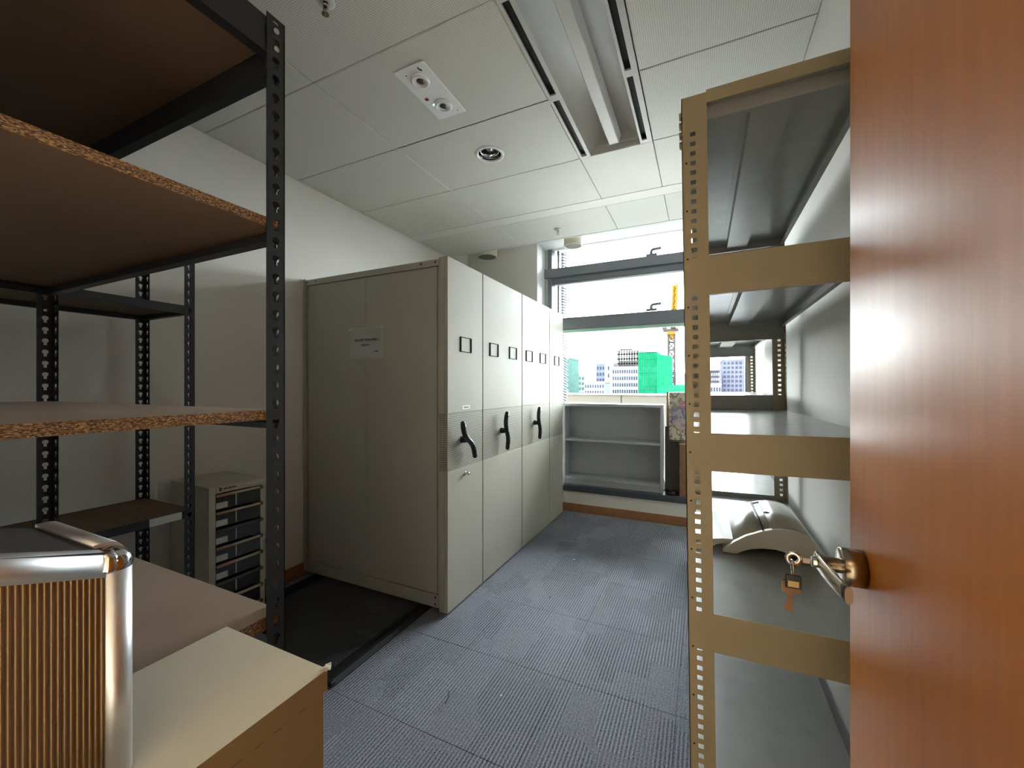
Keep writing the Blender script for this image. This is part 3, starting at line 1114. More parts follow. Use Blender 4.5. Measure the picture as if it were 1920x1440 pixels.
# ------------------------------------------------------------------ drawer unit
du = thing('drawer_unit', 'cream stack of flat clear paper drawers on the floor by the left wall', 'drawers', (-2.3801, 1.3019, 0.0))
D0 = du.location.copy()
dw, dd, dh = 0.275, 0.37, 0.85      # local: front along +x, width along y
def dput(name, b, mats, parent=du, **kw):
    # local coordinates about the unit's centre
    o = bpy.data.objects.new(name, b.mesh(name, mats))
    COL.objects.link(o)
    o.parent = parent
    for k_, v in kw.items():
        o[k_] = v
    return o
b = B()
hx, hy = dd / 2, dw / 2
b.box(-hx, hx, -hy, -hy + 0.012, 0.0, dh, bev=0.002)
b.box(-hx, hx, hy - 0.012, hy, 0.0, dh, bev=0.002)
b.box(-hx, hx, -hy + 0.012, hy - 0.012, dh - 0.022, dh, bev=0.002)
b.box(-hx, hx - 0.02, -hy + 0.012, hy - 0.012, 0.0, 0.03)
b.box(-hx, -hx + 0.01, -hy + 0.012, hy - 0.012, 0.03, dh - 0.022)
b.box(hx - 0.004, hx + 0.004, -hy, -hy + 0.03, 0.0, dh, bev=0.0015)
b.box(hx - 0.004, hx + 0.004, hy - 0.024, hy, 0.0, dh, bev=0.0015)
b.box(hx - 0.004, hx + 0.004, -hy + 0.03, hy - 0.024, dh - 0.036, dh, bev=0.0015)
dput('body', b, 'drawer_body')
b = B(); b.box(hx + 0.0042, hx + 0.0048, hy - 0.10, hy - 0.008, dh - 0.022, dh - 0.006); dput('strip_label', b, 'label_white')
tm = text_mesh('brand_mark', 'B', 0.024, 'ink', du, Vector(D0) + Vector((hx + 0.0046, -hy + 0.052, dh - 0.018)), (PI / 2, 0, PI / 2), bold=0.001)
b = B()
for q in range(7):
    b.box(hx + 0.0042, hx + 0.0048, -hy + 0.066 + q * 0.009, -hy + 0.072 + q * 0.009, dh - 0.022 + 0.001 * (q % 3), dh - 0.014 + 0.002 * (q % 2))
dput('brand_mark', b, 'ink')
nd, pt = 9, 0.0885
bars = ['drawer_bar', 'drawer_bar', 'drawer_bar_grey', 'drawer_bar', 'drawer_bar', 'drawer_bar_grey', 'drawer_bar', 'drawer_bar', 'drawer_bar']
for k_ in range(nd):
    zt = dh - 0.040 - k_ * pt
    b = B()
    b.box(-hx + 0.015, hx - 0.004, -hy + 0.032, hy - 0.026, zt - pt + 0.008, zt - pt + 0.012)
    b.box(hx - 0.006, hx - 0.002, -hy + 0.032, hy - 0.026, zt - pt + 0.012, zt - 0.002)
    b.box(-hx + 0.015, hx - 0.006, -hy + 0.032, -hy + 0.035, zt - pt + 0.012, zt - 0.02)
    b.box(-hx + 0.015, hx - 0.006, hy - 0.029, hy - 0.026, zt - pt + 0.012, zt - 0.02)
    dw_ = dput('drawer', b, 'drawer_clear')
    b = B()
    b.tube([(hx + 0.012, -hy + 0.033, zt - 0.006), (hx + 0.012, hy - 0.025, zt - 0.006)], 0.0068, 10)
    b.box(hx - 0.002, hx + 0.012, -hy + 0.035, hy - 0.027, zt - 0.009, zt - 0.003)
    dput('pull_bar', b, bars[k_], dw_)
    if bars[k_] == 'drawer_bar' and k_ < 5:
        b = B(); b.tube([(hx + 0.0122, -hy + 0.034, zt - 0.006), (hx + 0.0122, -hy + 0.105, zt - 0.006)], 0.0071, 10); dput('bar_sleeve', b, 'drawer_bar_pink', dw_, label='faded pink end of the pull bar')
    b = B(); b.ball((hx + 0.012, hy - 0.025, zt - 0.006), 0.0105, u=10, v=8); dput('end_knob', b, 'drawer_bar_grey' , dw_)
    b = B(); b.box(hx - 0.0018, hx - 0.0008, -0.012, -0.006, zt - pt + 0.015, zt - 0.016); dput('divider', b, 'drawer_body', dw_)
    if k_ < 5:
        b = B(); b.box(hx - 0.0016, hx - 0.0004, -hy + 0.034, -hy + 0.088, zt - pt + 0.014, zt - pt + 0.044); dput('drawer_label', b, 'label_white', dw_)
du.rotation_euler = (0, 0, math.radians(-2.0))

# ------------------------------------------------------------------ carton and case in the foreground
ct = thing('carton', 'tall cream cardboard carton with a shallow lid in the left foreground', 'carton', (-0.66, 0.22, 0.0))
KX0, KX1, KY0, KY1 = -0.79, -0.532, -0.02, 0.446
b = B(); b.box(KX0 + 0.003, KX1, KY0, KY1 - 0.003, 0.0, 0.905, bev=0.002); put('box', b, 'carton_side', ct)
b = B()
for f in b.box(KX0, KX1 + 0.003, KY0 - 0.003, KY1, 0.877, 0.910):
    f.normal_update()
    f.material_index = 0 if abs(f.normal.z) > 0.5 else 1
put('lid', b, ['carton', 'carton_side'], ct)
b = B()
for (a, c) in ((0.408, 0.398), (0.372, 0.362), (0.345, 0.334), (0.318, 0.296), (0.28, 0.262), (0.24, 0.2)):
    b.box(KX1 + 0.0002, KX1 + 0.0012, c, a, 0.8745, 0.8768)
put('lid_gap', b, 'ink', ct, kind='stuff')
b = B(); b.box(KX1 - 0.006, KX1 + 0.006, KY1 - 0.006, KY1 + 0.004, 0.9102, 0.9108); b.prism([(KX1 - 0.002, KY1), (KX1 + 0.008, KY1 + 0.001), (KX1 + 0.002, KY1 + 0.008)], 'z', 0.909, 0.916)
put('tape', b, 'label_white', ct)

cs = thing('aluminium_case', 'ribbed aluminium case with rounded rails standing on the cream carton', 'case', (-0.69, 0.12, 0.91))
SX0, SX1 = -0.785, -0.590
SYa, SYb = -0.02, 0.237
ZL, SL = 1.164, -0.295          # top at far end, slope dz/dy
zt = lambda y: ZL + (y - SYb) * SL if y > 0.05 else ZL + (0.05 - SYb) * SL
b = B()
b.prism([(SYa, 0.912), (SYb - 0.006, 0.912), (SYb - 0.006, zt(SYb - 0.006) - 0.005), (0.05, zt(0.05) - 0.005), (SYa, zt(0.05) - 0.005)], 'x', SX0 + 0.006, SX1 - 0.006)
put('shell', b, 'dark_vinyl', cs)
b = B()
pitch = 0.0047
n = int((SYb - 0.02 - SYa) / pitch)
for i in range(n):
    y = SYb - 0.022 - i * pitch
    zt0, zt1 = zt(y) - 0.02, zt(y - pitch) - 0.02
    prof_ = [(0.0, 0.0), (0.0008, -0.0010), (0.0008, -pitch + 0.0022), (0.0, -pitch + 0.0012), (0.0, -pitch)]
    vs = []
    for (dx, dy) in prof_:
        yy = y + dy
        vs.append((b.bm.verts.new((SX1 - 0.0055 + dx, yy, 0.93)), b.bm.verts.new((SX1 - 0.0055 + dx, yy, zt(yy) - 0.018))))
    for (p, q) in zip(vs, vs[1:]):
        b.bm.faces.new((p[0], q[0], q[1], p[1]))
put('ribbed_panel', b, 'alu_rib', cs, label='vertically ribbed aluminium side panel')
# rounded rails: top front, top far, upright
def qrail(p0, p1, ux, uy, r, mat='alu_rail', name='rail', flange=0.012):
    b = B()
    p0, p1 = Vector(p0), Vector(p1)
    prof_ = [(r * math.cos(a), r * math.sin(a)) for a in [PI / 2 * q / 8 for q in range(9)]] + [(-flange, r), (-flange, r - 0.004), (0, r - 0.005), (r - 0.005, 0), (r - 0.004, -0.012), (r, -0.012)]
    b.sweep(prof_, lambda i: ((p0, p1)[i], Vector(ux), Vector(uy)), 2)
    put(name, b, mat, cs)
R_ = 0.0155
cx1, cyb = SX1 - R_, SYb - R_
qrail((cx1, cyb - 0.012, zt(cyb) - R_), (cx1, 0.05, zt(0.05) - R_), (1, 0, 0), (0, 0, 1), R_, flange=0.002)
qrail((cx1 - 0.014, cyb, zt(SYb) - R_ + 0.007), (SX0, cyb, zt(SYb) - R_ + 0.007), (0, 1, 0), (0, 0, 1), R_)
qrail((cx1, cyb, 0.912), (cx1, cyb, zt(SYb) - R_ - 0.004), (1, 0, 0), (0, 1, 0), R_)
b = B(); b.ball((cx1, cyb, zt(SYb) - R_ + 0.002), R_ * 1.08, u=20, v=14)
b.tube([(cx1 - 0.018, cyb, zt(SYb) - R_ + 0.003), (cx1, cyb, zt(SYb) - R_ + 0.002), ], R_ * 1.05, 20)
b.tube([(cx1, cyb - 0.014, zt(SYb - 0.014) - R_ ), (cx1, cyb, zt(SYb) - R_ + 0.002)], R_ * 1.05, 20)
put('corner_cap', b, 'chrome', cs, label='polished chrome corner cap')

# ------------------------------------------------------------------ cream steel rack on the right
rk = thing('steel_shelving_rack', 'cream boltless steel shelving rack along the right wall with square punched posts', 'rack', (0.16, 2.36, 0.0))
GX0, GX1 = -0.044, 0.362
GY = [1.12, 2.36, 3.60]
SQ = (0.026, [(-0.0062, -0.0055), (0.0062, -0.0055), (0.0062, 0.0055), (-0.0062, 0.0055)])


def cream_post(x, y, sx, sy, wd):
    b = B()
    P, H = 0.0245, 2.085
    n = int((H - 0.08) / P)
    z0 = 0.02
    cells = [(0, z0, False)] + [(z0 + i * P, z0 + (i + 1) * P, True) for i in range(n)] + [(z0 + n * P, H, False)]
    hc = (wd * (0.72 if sx > 0 and y > GY[0] else 0.44), SQ[1])
    b.perforated((x, y, 0), (sx, 0, 0), (0, 0, 1), wd, cells, hc, (0, sy * 0.002, 0))
    b.perforated((x, y, 0), (0, sy, 0), (0, 0, 1), 0.042, cells, (0.02, SQ[1]), (sx * 0.002, 0, 0))
    b.box(min(x, x + sx * wd), max(x, x + sx * wd), min(y, y + sy * 0.042), max(y, y + sy * 0.042), H, H + 0.004)
    p = put('post', b, 'cream', rk)
    if y == GY[0] and sx > 0:
        b = B()
        for i in range(2, n, 5):
            b.cyl((x + wd * 0.18, y - 0.0006, z0 + (i + 0.6) * P), 'y', 0.0026, 0.001, 8)
        put('pin_hole', b, 'ink', p)
        b = B()
        for z in (2.055, 2.03, 2.005, 1.98):
            b.box(x - 0.006, x, y + 0.012, y + 0.028, z - 0.006, z + 0.006)
        put('lug', b, 'cream', p)


for j, y in enumerate(GY):
    sy = 1 if j == 0 else -1
    wd = 0.059 if j == 0 else 0.052
    cream_post(GX0 - (0.0 if j == 0 else 0.011), y, 1, sy, wd + (0.0 if j == 0 else 0.011))
    cream_post(GX1, y, -1, sy, wd)

bays = [(GY[0] + 0.004, GY[1] - 0.004, (2.072, 1.678, 1.236, 0.787, 0.303)), (GY[1] + 0.004, GY[2] - 0.004, (2.072, 1.678, 1.306, 0.808, 0.303))]
for bi, (ya, yb, zs) in enumerate(bays):
    for li, z in enumerate(zs):
        b = B()
        x0_, x1_ = GX0 + 0.006, GX1 - 0.004
        b.box(x0_, x1_, ya, yb, z - 0.0025, z - 0.0005)
        b.box(x0_, x0_ + 0.002, ya, yb, z - 0.036, z - 0.0025)
        b.box(x0_ + 0.002, x0_ + 0.014, ya, yb, z - 0.036, z - 0.034)
        b.box(x1_ - 0.002, x1_, ya, yb, z - 0.036, z - 0.0025)
        b.box(x1_ - 0.016, x1_ - 0.002, ya, yb, z - 0.036, z - 0.034)
        sh = put('shelf', b, 'shelf', rk)
        xm = 0.5 * (x0_ + x1_)
        b = B()
        b.prism([(xm - 0.062, z - 0.0026), (xm - 0.062, z - 0.0046), (xm - 0.048, z - 0.0046), (xm - 0.044, z - 0.026), (xm + 0.044, z - 0.026), (xm + 0.048, z - 0.0046), (xm + 0.062, z - 0.0046), (xm + 0.062, z - 0.0026)], 'y', ya + 0.04, yb - 0.04)
        put('stiffener', b, 'shelf', sh)
        for yy, sy in ((ya, 1), (yb, -1)):
            b = B()
            y_o = yy - sy * 0.003 if z < 2 else yy + sy * 0.022
            hgt = 0.095 if z < 2 else 0.038
            xa, xb = GX0 + 0.004, GX1 - 0.004
            b.prism([(y_o, z), (y_o, z - hgt), (y_o + sy * 0.016, z - hgt), (y_o + sy * 0.016, z - hgt + 0.002), (y_o + sy * 0.002, z - hgt + 0.002), (y_o + sy * 0.002, z)], 'x', xa, xb)
            put('end_beam', b, 'cream' if (bi == 0 and sy > 0 and z < 2) else 'shelf', sh)  # near lower beams cream; others wear the grey that light and shade give
# top end angles that tie the posts
for y, sy in ((GY[0], 1), (GY[1], -1), (GY[2], -1)):
    b = B()
    b.box(GX0 + 0.058, GX1 - 0.052, min(y - sy * 0.001, y + sy * 0.002), max(y - sy * 0.001, y + sy * 0.002), 2.062, 2.094)
    b.box(GX0 + 0.058, GX1 - 0.052, min(y, y + sy * 0.03), max(y, y + sy * 0.03), 2.089, 2.092)
    put('top_tie', b, 'cream', rk)

# the whole rack leans a little towards the aisle
rk.location.x += 0.0195
rk.rotation_euler = (0, -0.0125, 0)

# ------------------------------------------------------------------ arched machine on the fourth shelf
mc = thing('office_machine', 'cream arched desktop machine with a flat front tray on the right rack shelf', 'machine', (0.18, 1.74, 0.787))
Y0, Y1 = 1.55, 1.93
top = [(0.052, 0.795), (0.085, 0.826), (0.122, 0.852), (0.165, 0.872), (0.195, 0.882), (0.225, 0.887), (0.255, 0.886), (0.283, 0.878), (0.305, 0.862), (0.322, 0.835), (0.338, 0.788)]
under = [(0.282, 0.788), (0.265, 0.803), (0.24, 0.813), (0.205, 0.819), (0.17, 0.818), (0.135, 0.811), (0.11, 0.799), (0.094, 0.788), (0.052, 0.788)]
b = B()
b.prism(top + under, 'y', Y0, Y0 + 0.018)
put('side_cheek', b, 'machine', mc)
b = B()
b.prism(top + under, 'y', Y1 - 0.018, Y1)
put('side_cheek', b, 'machine', mc)
b = B()
inner = [(x, z - 0.003) for x, z in top]
b.prism(inner + [(x, z - 0.022) for x, z in reversed(top) if z > 0.80], 'y', Y0 + 0.018, Y1 - 0.018, smooth=True)
put('arched_cover', b, 'machine', mc)
def shell_patch(i0, i1, ya, yb, lift, th):
    pts = top[i0:i1 + 1]
    b = B()
    b.prism([(x, z + lift) for x, z in pts] + [(x, z + lift - th) for x, z in reversed(pts)], 'y', ya, yb, smooth=True)
    return b
put('hinged_lid', shell_patch(4, 8, Y0 + 0.02, Y1 - 0.03, 0.003, 0.006), 'machine', mc)
put('front_flap', shell_patch(1, 3, Y0 + 0.02, Y1 - 0.01, 0.002, 0.005), 'machine', mc)
b = B()
b.tube([(0.172, Y0 + 0.012, 0.8745), (0.172, Y1 - 0.01, 0.8745)], 0.0035, 8)
put('seam', b, 'machine_dark', mc)
b = B(); b.ball((0.205, 1.74, 0.886), 0.012, sc=(1, 1, 0.25), u=12, v=8); put('finger_notch', b, 'machine_dark', mc)
b = B(); b.box(0.10, 0.29, Y1 - 0.05, Y1 - 0.045, 0.788, 0.82); b.box(0.12, 0.15, Y0 + 0.05, Y0 + 0.06, 0.789, 0.812); put('inner_panel', b, 'machine_dark', mc)
b = B()
b.prism([(-0.045, 0.796), (-0.045, 0.812), (0.02, 0.818), (0.055, 0.824), (0.088, 0.826), (0.088, 0.812), (0.05, 0.806), (0.02, 0.796)], 'y', Y0 + 0.03, Y1 - 0.02)
b.box(-0.03, 0.03, Y0 + 0.05, Y1 - 0.04, 0.7875, 0.797)
put('front_tray', b, 'machine', mc)

mc.location.x += 0.0095
mc.location.z += 0.0012
mc.rotation_euler = (0, -0.0125, 0)

# ------------------------------------------------------------------ low bookshelf and things on the ledge
bs = thing('low_bookshelf', 'low grey open bookshelf standing on the window ledge', 'bookshelf', (-0.88, 4.38, 0.285))
X0, X1, Y0, Y1, ZA, ZD = -1.395, -0.358, 4.262, 4.488, 0.2855, 1.168
def bsb(name, *a, **k):
    b = B(); b.box(*a, bev=0.0015); return put(name, b, 'laminate', bs)
bsb('top', X0, X1, Y0 - 0.004, Y1, ZD - 0.028, ZD)
bsb('side', X0, X0 + 0.026, Y0, Y1, ZA, ZD - 0.0285)
bsb('side', X1 - 0.026, X1, Y0, Y1, ZA, ZD - 0.0285)
bsb('back', X0 + 0.0265, X1 - 0.0265, Y1 - 0.012, Y1, ZA + 0.06, ZD - 0.0285)
bsb('shelf', X0 + 0.0265, X1 - 0.0265, Y0 + 0.012, Y1 - 0.0125, 0.758, 0.782)
bsb('bottom', X0 + 0.0265, X1 - 0.0265, Y0 + 0.003, Y1 - 0.0125, 0.345, 0.370)
bsb('plinth', X0 + 0.0265, X1 - 0.0265, Y0 + 0.012, Y0 + 0.03, ZA, 0.3445)

b = B(); b.box(-0.335, -0.10, 4.40, 4.46, 0.2855, 1.297, bev=0.002)
solo('brown_board', b, 'kraft', 'brown flat cardboard panel standing upright against the window behind the floral print', 'cardboard')
b = B(); b.box(-0.345, -0.14, 4.325, 4.396, 0.2855, 0.95, bev=0.003)
solo('dark_carton', b, 'dark_carton', 'dark brown box in shadow on the ledge beside the bookshelf', 'box')
wbx = thing('wooden_box', 'upright brown wooden box on the ledge under the floral print', 'box', (-0.12, 4.28, 0.2855))
for (xa, xb) in ((-0.205, -0.15), (-0.149, -0.09), (-0.089, -0.03)):
    b = B(); b.box(xa, xb, 4.235, 4.322, 0.2856, 0.785, bev=0.0015); put('plank', b, 'wood_box', wbx)
b = B(); b.box(-0.21, -0.025, 4.23, 4.323, 0.786, 0.80, bev=0.0015); put('top_rim', b, 'kraft', wbx)
fp = thing('floral_print', 'colourful floral print wrapped in clear plastic resting on the wooden box', 'picture', (-0.15, 4.28, 0.80))
b = B(); b.box(-0.302, 0.03, 4.268, 4.29, 0.825, 1.29, bev=0.006, seg=2); put('canvas', b, 'floral', fp)
b = B(); b.box(-0.306, 0.034, 4.262, 4.296, 0.8015, 1.295, bev=0.008, seg=2); put('plastic_wrap', b, 'wrap', fp)
b = B()
b.lathe((-0.285, 4.28, 0.2855), [(0.0, 0.004), (0.046, 0.004), (0.052, 0.036), (0.055, 0.036), (0.049, 0.0), (0.0, 0.0)], 28)
solo('round_tray', b, 'rack_black', 'dark round shallow tray on the ledge between bookshelf and wooden box', 'tray')

# ------------------------------------------------------------------ ceiling fittings
lf = thing('linear_light_fitting', 'long recessed ceiling light with a curved trough and black air slots', 'ceiling light', (-0.49, 1.94, 2.81))
LX0, LX1, LY0, LY1 = -0.709, -0.271, 1.35, 2.522
TX0, TX1 = -0.640, -0.338
b = B()
z0, z1 = ZC - 0.003, ZC + 0.006
for (a, c, s0, s1) in ((LX0, TX0, -0.694, -0.661), (TX1, LX1, -0.326, -0.297)):
    b.box(a, s0, LY0, LY1, z0, z1)
    b.box(s1, c, LY0, LY1, z0, z1)
    ys = [LY0, 1.37, 1.915, 1.958, 2.505, LY1] if a == LX0 else [LY0, 1.36, 1.910, 1.953, 2.490, LY1]
    for q in (0, 2, 4):
        b.box(s0, s1, ys[q], ys[q + 1], z0, z1)
put('frame', b, 'light_body', lf)
b = B()
for (s0, s1) in ((-0.694, -0.661), (-0.326, -0.297)):
    b.box(s0 - 0.004, s1 + 0.004, LY0 + 0.01, LY1 - 0.01, ZC + 0.02, ZC + 0.05)
put('air_slot', b, 'slot', lf)
b = B()
n = 16
prof_ = [(0.5 * (TX0 + TX1) - 0.5 * (TX1 - TX0) * math.cos(PI * q / n), ZC + 0.115 * math.sin(PI * q / n)) for q in range(n + 1)]
va = [b.bm.verts.new((x, LY0, z)) for x, z in prof_]
vb = [b.bm.verts.new((x, LY1 - 0.004, z)) for x, z in prof_]
for q in range(n):
    f = b.bm.faces.new((va[q], va[q + 1], vb[q + 1], vb[q])); f.smooth = True
b.bm.faces.new(vb)
b.bm.faces.new(va)
put('trough', b, 'light_body', lf)
b = B()
xm = 0.5 * (TX0 + TX1)
b.prism([(xm - 0.044, ZC + 0.062), (xm - 0.030, ZC + 0.022), (xm - 0.026, ZC + 0.018), (xm + 0.026, ZC + 0.018), (xm + 0.030, ZC + 0.022), (xm + 0.044, ZC + 0.062)], 'y', LY0 + 0.01, LY1 - 0.035)
put('lamp_bar', b, 'light_body', lf)
for y in (LY1 - 0.012, LY0 + 0.005):
    b = B(); b.box(xm - 0.03, xm + 0.03, y - 0.022, y, ZC + 0.03, ZC + 0.10); put('lamp_bracket', b, 'light_body', lf)
b = B(); b.box(LX0, LX1, LY0, LY1, ZC + 0.118, ZC + 0.135); put('housing', b, 'light_body', lf)

em = thing('emergency_light', 'white rectangular emergency light with two round spot lamps on the ceiling', 'emergency light', (-1.215, 1.642, 2.81))
b = B(); b.box(-1.300, -1.130, 1.460, 1.825, ZC - 0.006, ZC - 0.0005, bev=0.002); put('plate', b, 'plate', em)
for y in (1.548, 1.735):
    b = B()
    b.lathe((-1.213, y, ZC - 0.006), [(0.046, 0.0), (0.046, -0.006), (0.040, -0.012), (0.030, -0.010), (0.0295, -0.004), (0.026, -0.007), (0.022, -0.004), (0.0, -0.001)], 32)
    sp_ = put('spot_lamp', b, 'plate', em)
    b = B(); b.ball((-1.213, y, ZC - 0.009), 0.020, sc=(1, 1, 0.35), u=16, v=8); put('lens', b, 'lamp_glass', sp_)
b = B()
for (x, y) in ((-1.255, 1.497), (-1.165, 1.795)):
    b.cyl((x, y, ZC - 0.0072), 'z', 0.003, 0.001, 8)
b.box(-1.178, -1.172, 1.478, 1.497, ZC - 0.007, ZC - 0.006)
b.box(-1.173, -1.166, 1.492, 1.503, ZC - 0.007, ZC - 0.006)
put('mark', b, 'ink', em)
b = B(); b.box(-1.272, -1.254, 1.655, 1.672, ZC - 0.0075, ZC - 0.006); put('test_button', b, 'red', em)
b = B(); b.cyl((-1.253, 1.712, ZC - 0.0085), 'z', 0.0032, 0.003, 10); put('indicator', b, 'led', em)

dl = thing('downlight', 'round recessed downlight with a white ring and silver reflector in the ceiling', 'downlight', (-1.21, 2.2325, 2.81))
b = B(); b.lathe((-1.21, 2.2325, ZC), [(0.070, 0.0), (0.073, -0.006), (0.084, -0.008), (0.091, -0.004), (0.091, 0.0)], 40); put('ring', b, 'plate', dl)
b = B(); b.lathe((-1.21, 2.2325, ZC), [(0.072, -0.002), (0.068, 0.03), (0.058, 0.075), (0.035, 0.095), (0.0, 0.10)], 40); rf_ = put('reflector', b, 'chrome', dl)
b = B(); b.lathe((-1.21, 2.2325, ZC), [(0.058, 0.012), (0.058, 0.04), (0.055, 0.04), (0.055, 0.012)], 32, closed=True); put('baffle', b, 'chrome', dl)


def sprinkler(x, y, lab):
    s_ = thing('sprinkler', lab, 'sprinkler', (x, y, 2.81), 'ceiling sprinklers')
    b = B(); b.lathe((x, y, ZC), [(0.034, 0.0), (0.034, -0.003), (0.028, -0.008), (0.011, -0.009)], 24); put('escutcheon', b, 'light_body', s_)
    b = B()
    b.tube([(x, y, ZC - 0.004), (x, y, ZC - 0.02)], 0.009, 12)
    for sg in (-1, 1):
        b.tube([(x + sg * 0.006, y, ZC - 0.018), (x + sg * 0.012, y, ZC - 0.03), (x + sg * 0.008, y, ZC - 0.042), (x, y, ZC - 0.048)], 0.0022, 6)
    b.tube([(x, y, ZC - 0.02), (x, y, ZC - 0.046)], 0.003, 8)
    put('head', b, 'nickel', s_)
    b = B()
    for q in range(12):
        a = 2 * PI * q / 12
        b.prism([(x + 0.004 * math.cos(a - .3), y + 0.004 * math.sin(a - .3)), (x + 0.014 * math.cos(a - .17), y + 0.014 * math.sin(a - .17)), (x + 0.014 * math.cos(a + .17), y + 0.014 * math.sin(a + .17)), (x + 0.004 * math.cos(a + .3), y + 0.004 * math.sin(a + .3))], 'z', ZC - 0.0505, ZC - 0.049)
    put('deflector', b, 'nickel', s_)


sprinkler(-1.216, 3.569, 'small chrome sprinkler under the ceiling tiles near the window')
sprinkler(-1.292, 1.080, 'dark sprinkler at the top edge of the picture above the emergency light')
b = B(); b.lathe((-1.893, 1.155, ZC), [(0.0, -0.03), (0.05, -0.03), (0.075, -0.024), (0.085, -0.01), (0.085, 0.0)], 32)
solo('ceiling_detector', b, 'wall_white', 'white round ceiling detector partly hidden behind the charcoal rack beam', 'detector')
for (x, y, zb, r, lab) in ((-2.19, 3.98, 2.80, 0.115, 'cream cylinder speaker below the window soffit above the mobile shelving'), (-1.20, 4.0, 2.785, 0.092, 'cream cylinder speaker below the soffit in front of the top window pane')):
    s_ = thing('ceiling_speaker', lab, 'speaker', (x, y, zb), 'cylinder speakers below the window soffit')
    b = B(); b.lathe((x, y, 0), [(r * 0.86, zb + 0.004), (r * 0.9, zb), (r, zb + 0.002), (r, 2.966)], 36); put('shell', b, 'speaker_cream', s_)
    b = B(); b.disc((x, y, zb + 0.005), r * 0.88, seg=32); put('grille', b, 'speaker_grey', s_)

# bits lying on the carpet
for (x, y, l, a) in ((-0.917, 3.05, 0.016, 0.3), (-0.98, 2.27, 0.008, 1.0), (-0.80, 1.57, 0.009, 0.6)):
    b = B(); dx, dy = math.cos(a) * l, math.sin(a) * l
    b.prism([(x, y), (x + dx, y + dy), (x + dx - dy * .5, y + dy + dx * .5), (x - dy * .4, y + dx * .5)], 'z', 0.0, 0.002)
    solo('paper_scrap', b, 'paper', {0.016: 'larger white scrap on the carpet beside the third mobile unit', 0.008: 'tiny white scrap on the carpet in front of the nearest mobile unit', 0.009: 'small white scrap on the open carpet in the foreground'}[l], 'scrap', 'scraps on the carpet')
for (x, y, dx, dy, lab) in ((-0.895, 2.47, 0.012, -0.045, 'short dark thread on the carpet beside the second mobile unit'), (-1.02, 1.50, 0.03, -0.07, 'long curved dark thread on the carpet near the floor track')):
    b = B(); b.tube([(x, y, 0.002), (x + dx * .7, y + dy * .4, 0.003), (x + dx, y + dy, 0.002)], 0.0014, 6)
    solo('thread', b, 'ink', lab, 'thread', 'threads on the carpet')

# ------------------------------------------------------------------ outside
b = B(); b.box(-1500, 1500, 20, 3000, -62, -60)
put('city_ground', b, 'city', kind='structure')
b = B(); b.box(-14, 14, YG + 0.4, 12.0, -1.5, -1.2)
put('added_bounce_terrace', b, 'bounce_terrace', kind='structure')  # unseen pale surface, added to bounce skylight onto the ceiling
pw = thing('parapet', 'long pale stone parapet wall just outside the window', 'parapet', (-3, 12, -1.0))
xp = -3.9
for i in range(9):
    b = B(); b.box(xp + i * 1.75 + 0.01, xp + (i + 1) * 1.75 - 0.01, 12.0, 12.3, -1.2, 1.10, bev=0.01); put('panel', b, 'concrete', pw)
b = B(); b.box(xp - 0.03, xp + 15.8, 11.95, 12.35, 1.101, 1.15, bev=0.01); put('coping', b, 'render_white', pw)


def px2x(u, y):
    l = (u - 960) / FPX
    return (-math.sin(YAW) + l * math.cos(YAW)) / (math.cos(YAW) + l * math.sin(YAW)) * y


def px2z(u, v, y):
    l = (u - 960) / FPX
    return CAMH - (v - 725) / FPX * y / (math.cos(YAW) + l * math.sin(YAW))


def tower(name, lab, u0, u1, vt, y, depth, mat, wins=None, wmat='win_dark', cat='building', rows=0, cols=0, base=-60, band=None):
    xa, xb = px2x(u0, y), px2x(u1, y)
    zt_ = px2z(0.5 * (u0 + u1), vt, y)
    t = thing(name, lab, cat, (0.5 * (xa + xb), y + depth / 2, base))
    b = B(); b.box(xa, xb, y, y + depth, base, zt_); put('walls', b, mat, t)
    b = B()
    b.box(xa - 0.3, xb + 0.3, y - 0.3, y + depth + 0.3, zt_, zt_ + 1.0)
    put('roof_edge', b, mat, t)
    if rows:
        zb = px2z(0.5 * (u0 + u1), 752, y)
        fh = (zt_ - zb) / rows
        fw = (xb - xa) / cols
        wm = None
        for r in range(rows):
            for c in range(cols):
                if wins and not wins(r, c):
                    continue
                x = xa + (c + 0.5) * fw
                z = zt_ - (r + 0.55) * fh
                if wm is None:
                    b = B(); b.box(-fw * 0.30, fw * 0.30, -0.25, 0.05, -fh * 0.27, fh * 0.27)
                    wm = b.mesh('window', wmat)
                o = bpy.data.objects.new('window', wm)
                COL.objects.link(o)
                o.parent = t
                o.location = Vector((x, y, z)) - t.location
    return t, xa, xb, zt_


tw, xa, xb, zt_ = tower('office_building', 'white office block with rows of windows left of the green netting', 1148, 1196, 690, 300, 40, 'render_white', rows=5, cols=11)
b = B()
yb_ = 300
for k_ in range(4):
    zz = px2z(1172, 655 + k_ * 9, yb_)
    b.box(xa + (4 if k_ == 0 else 2), xb - (0 if k_ else 5), yb_ + 8, yb_ + 8.5, zz, zz + 1.1)
for k_ in range(8):
    x = xa + 3 + k_ * (xb - xa - 5) / 7
    b.box(x, x + 1.0, yb_ + 8, yb_ + 8.5, zt_, px2z(1172, 655, yb_))
    b.box(x, x + 0.5, yb_ + 30, yb_ + 30.5, zt_, px2z(1172, 652, yb_))
put('roof_frame', b, 'steel_grey', tw)
b = B(); b.box(xa + 3, xb - 2, yb_ + 10, yb_ + 30, zt_, zt_ + 6); put('roof_house', b, 'render_white', tw)
tower('stair_tower', 'pale narrow tower with small square windows attached left of the office block', 1134, 1148, 655, 304, 30, 'render_white', rows=7, cols=3, wins=lambda r, c: c == 1 and r > 1)
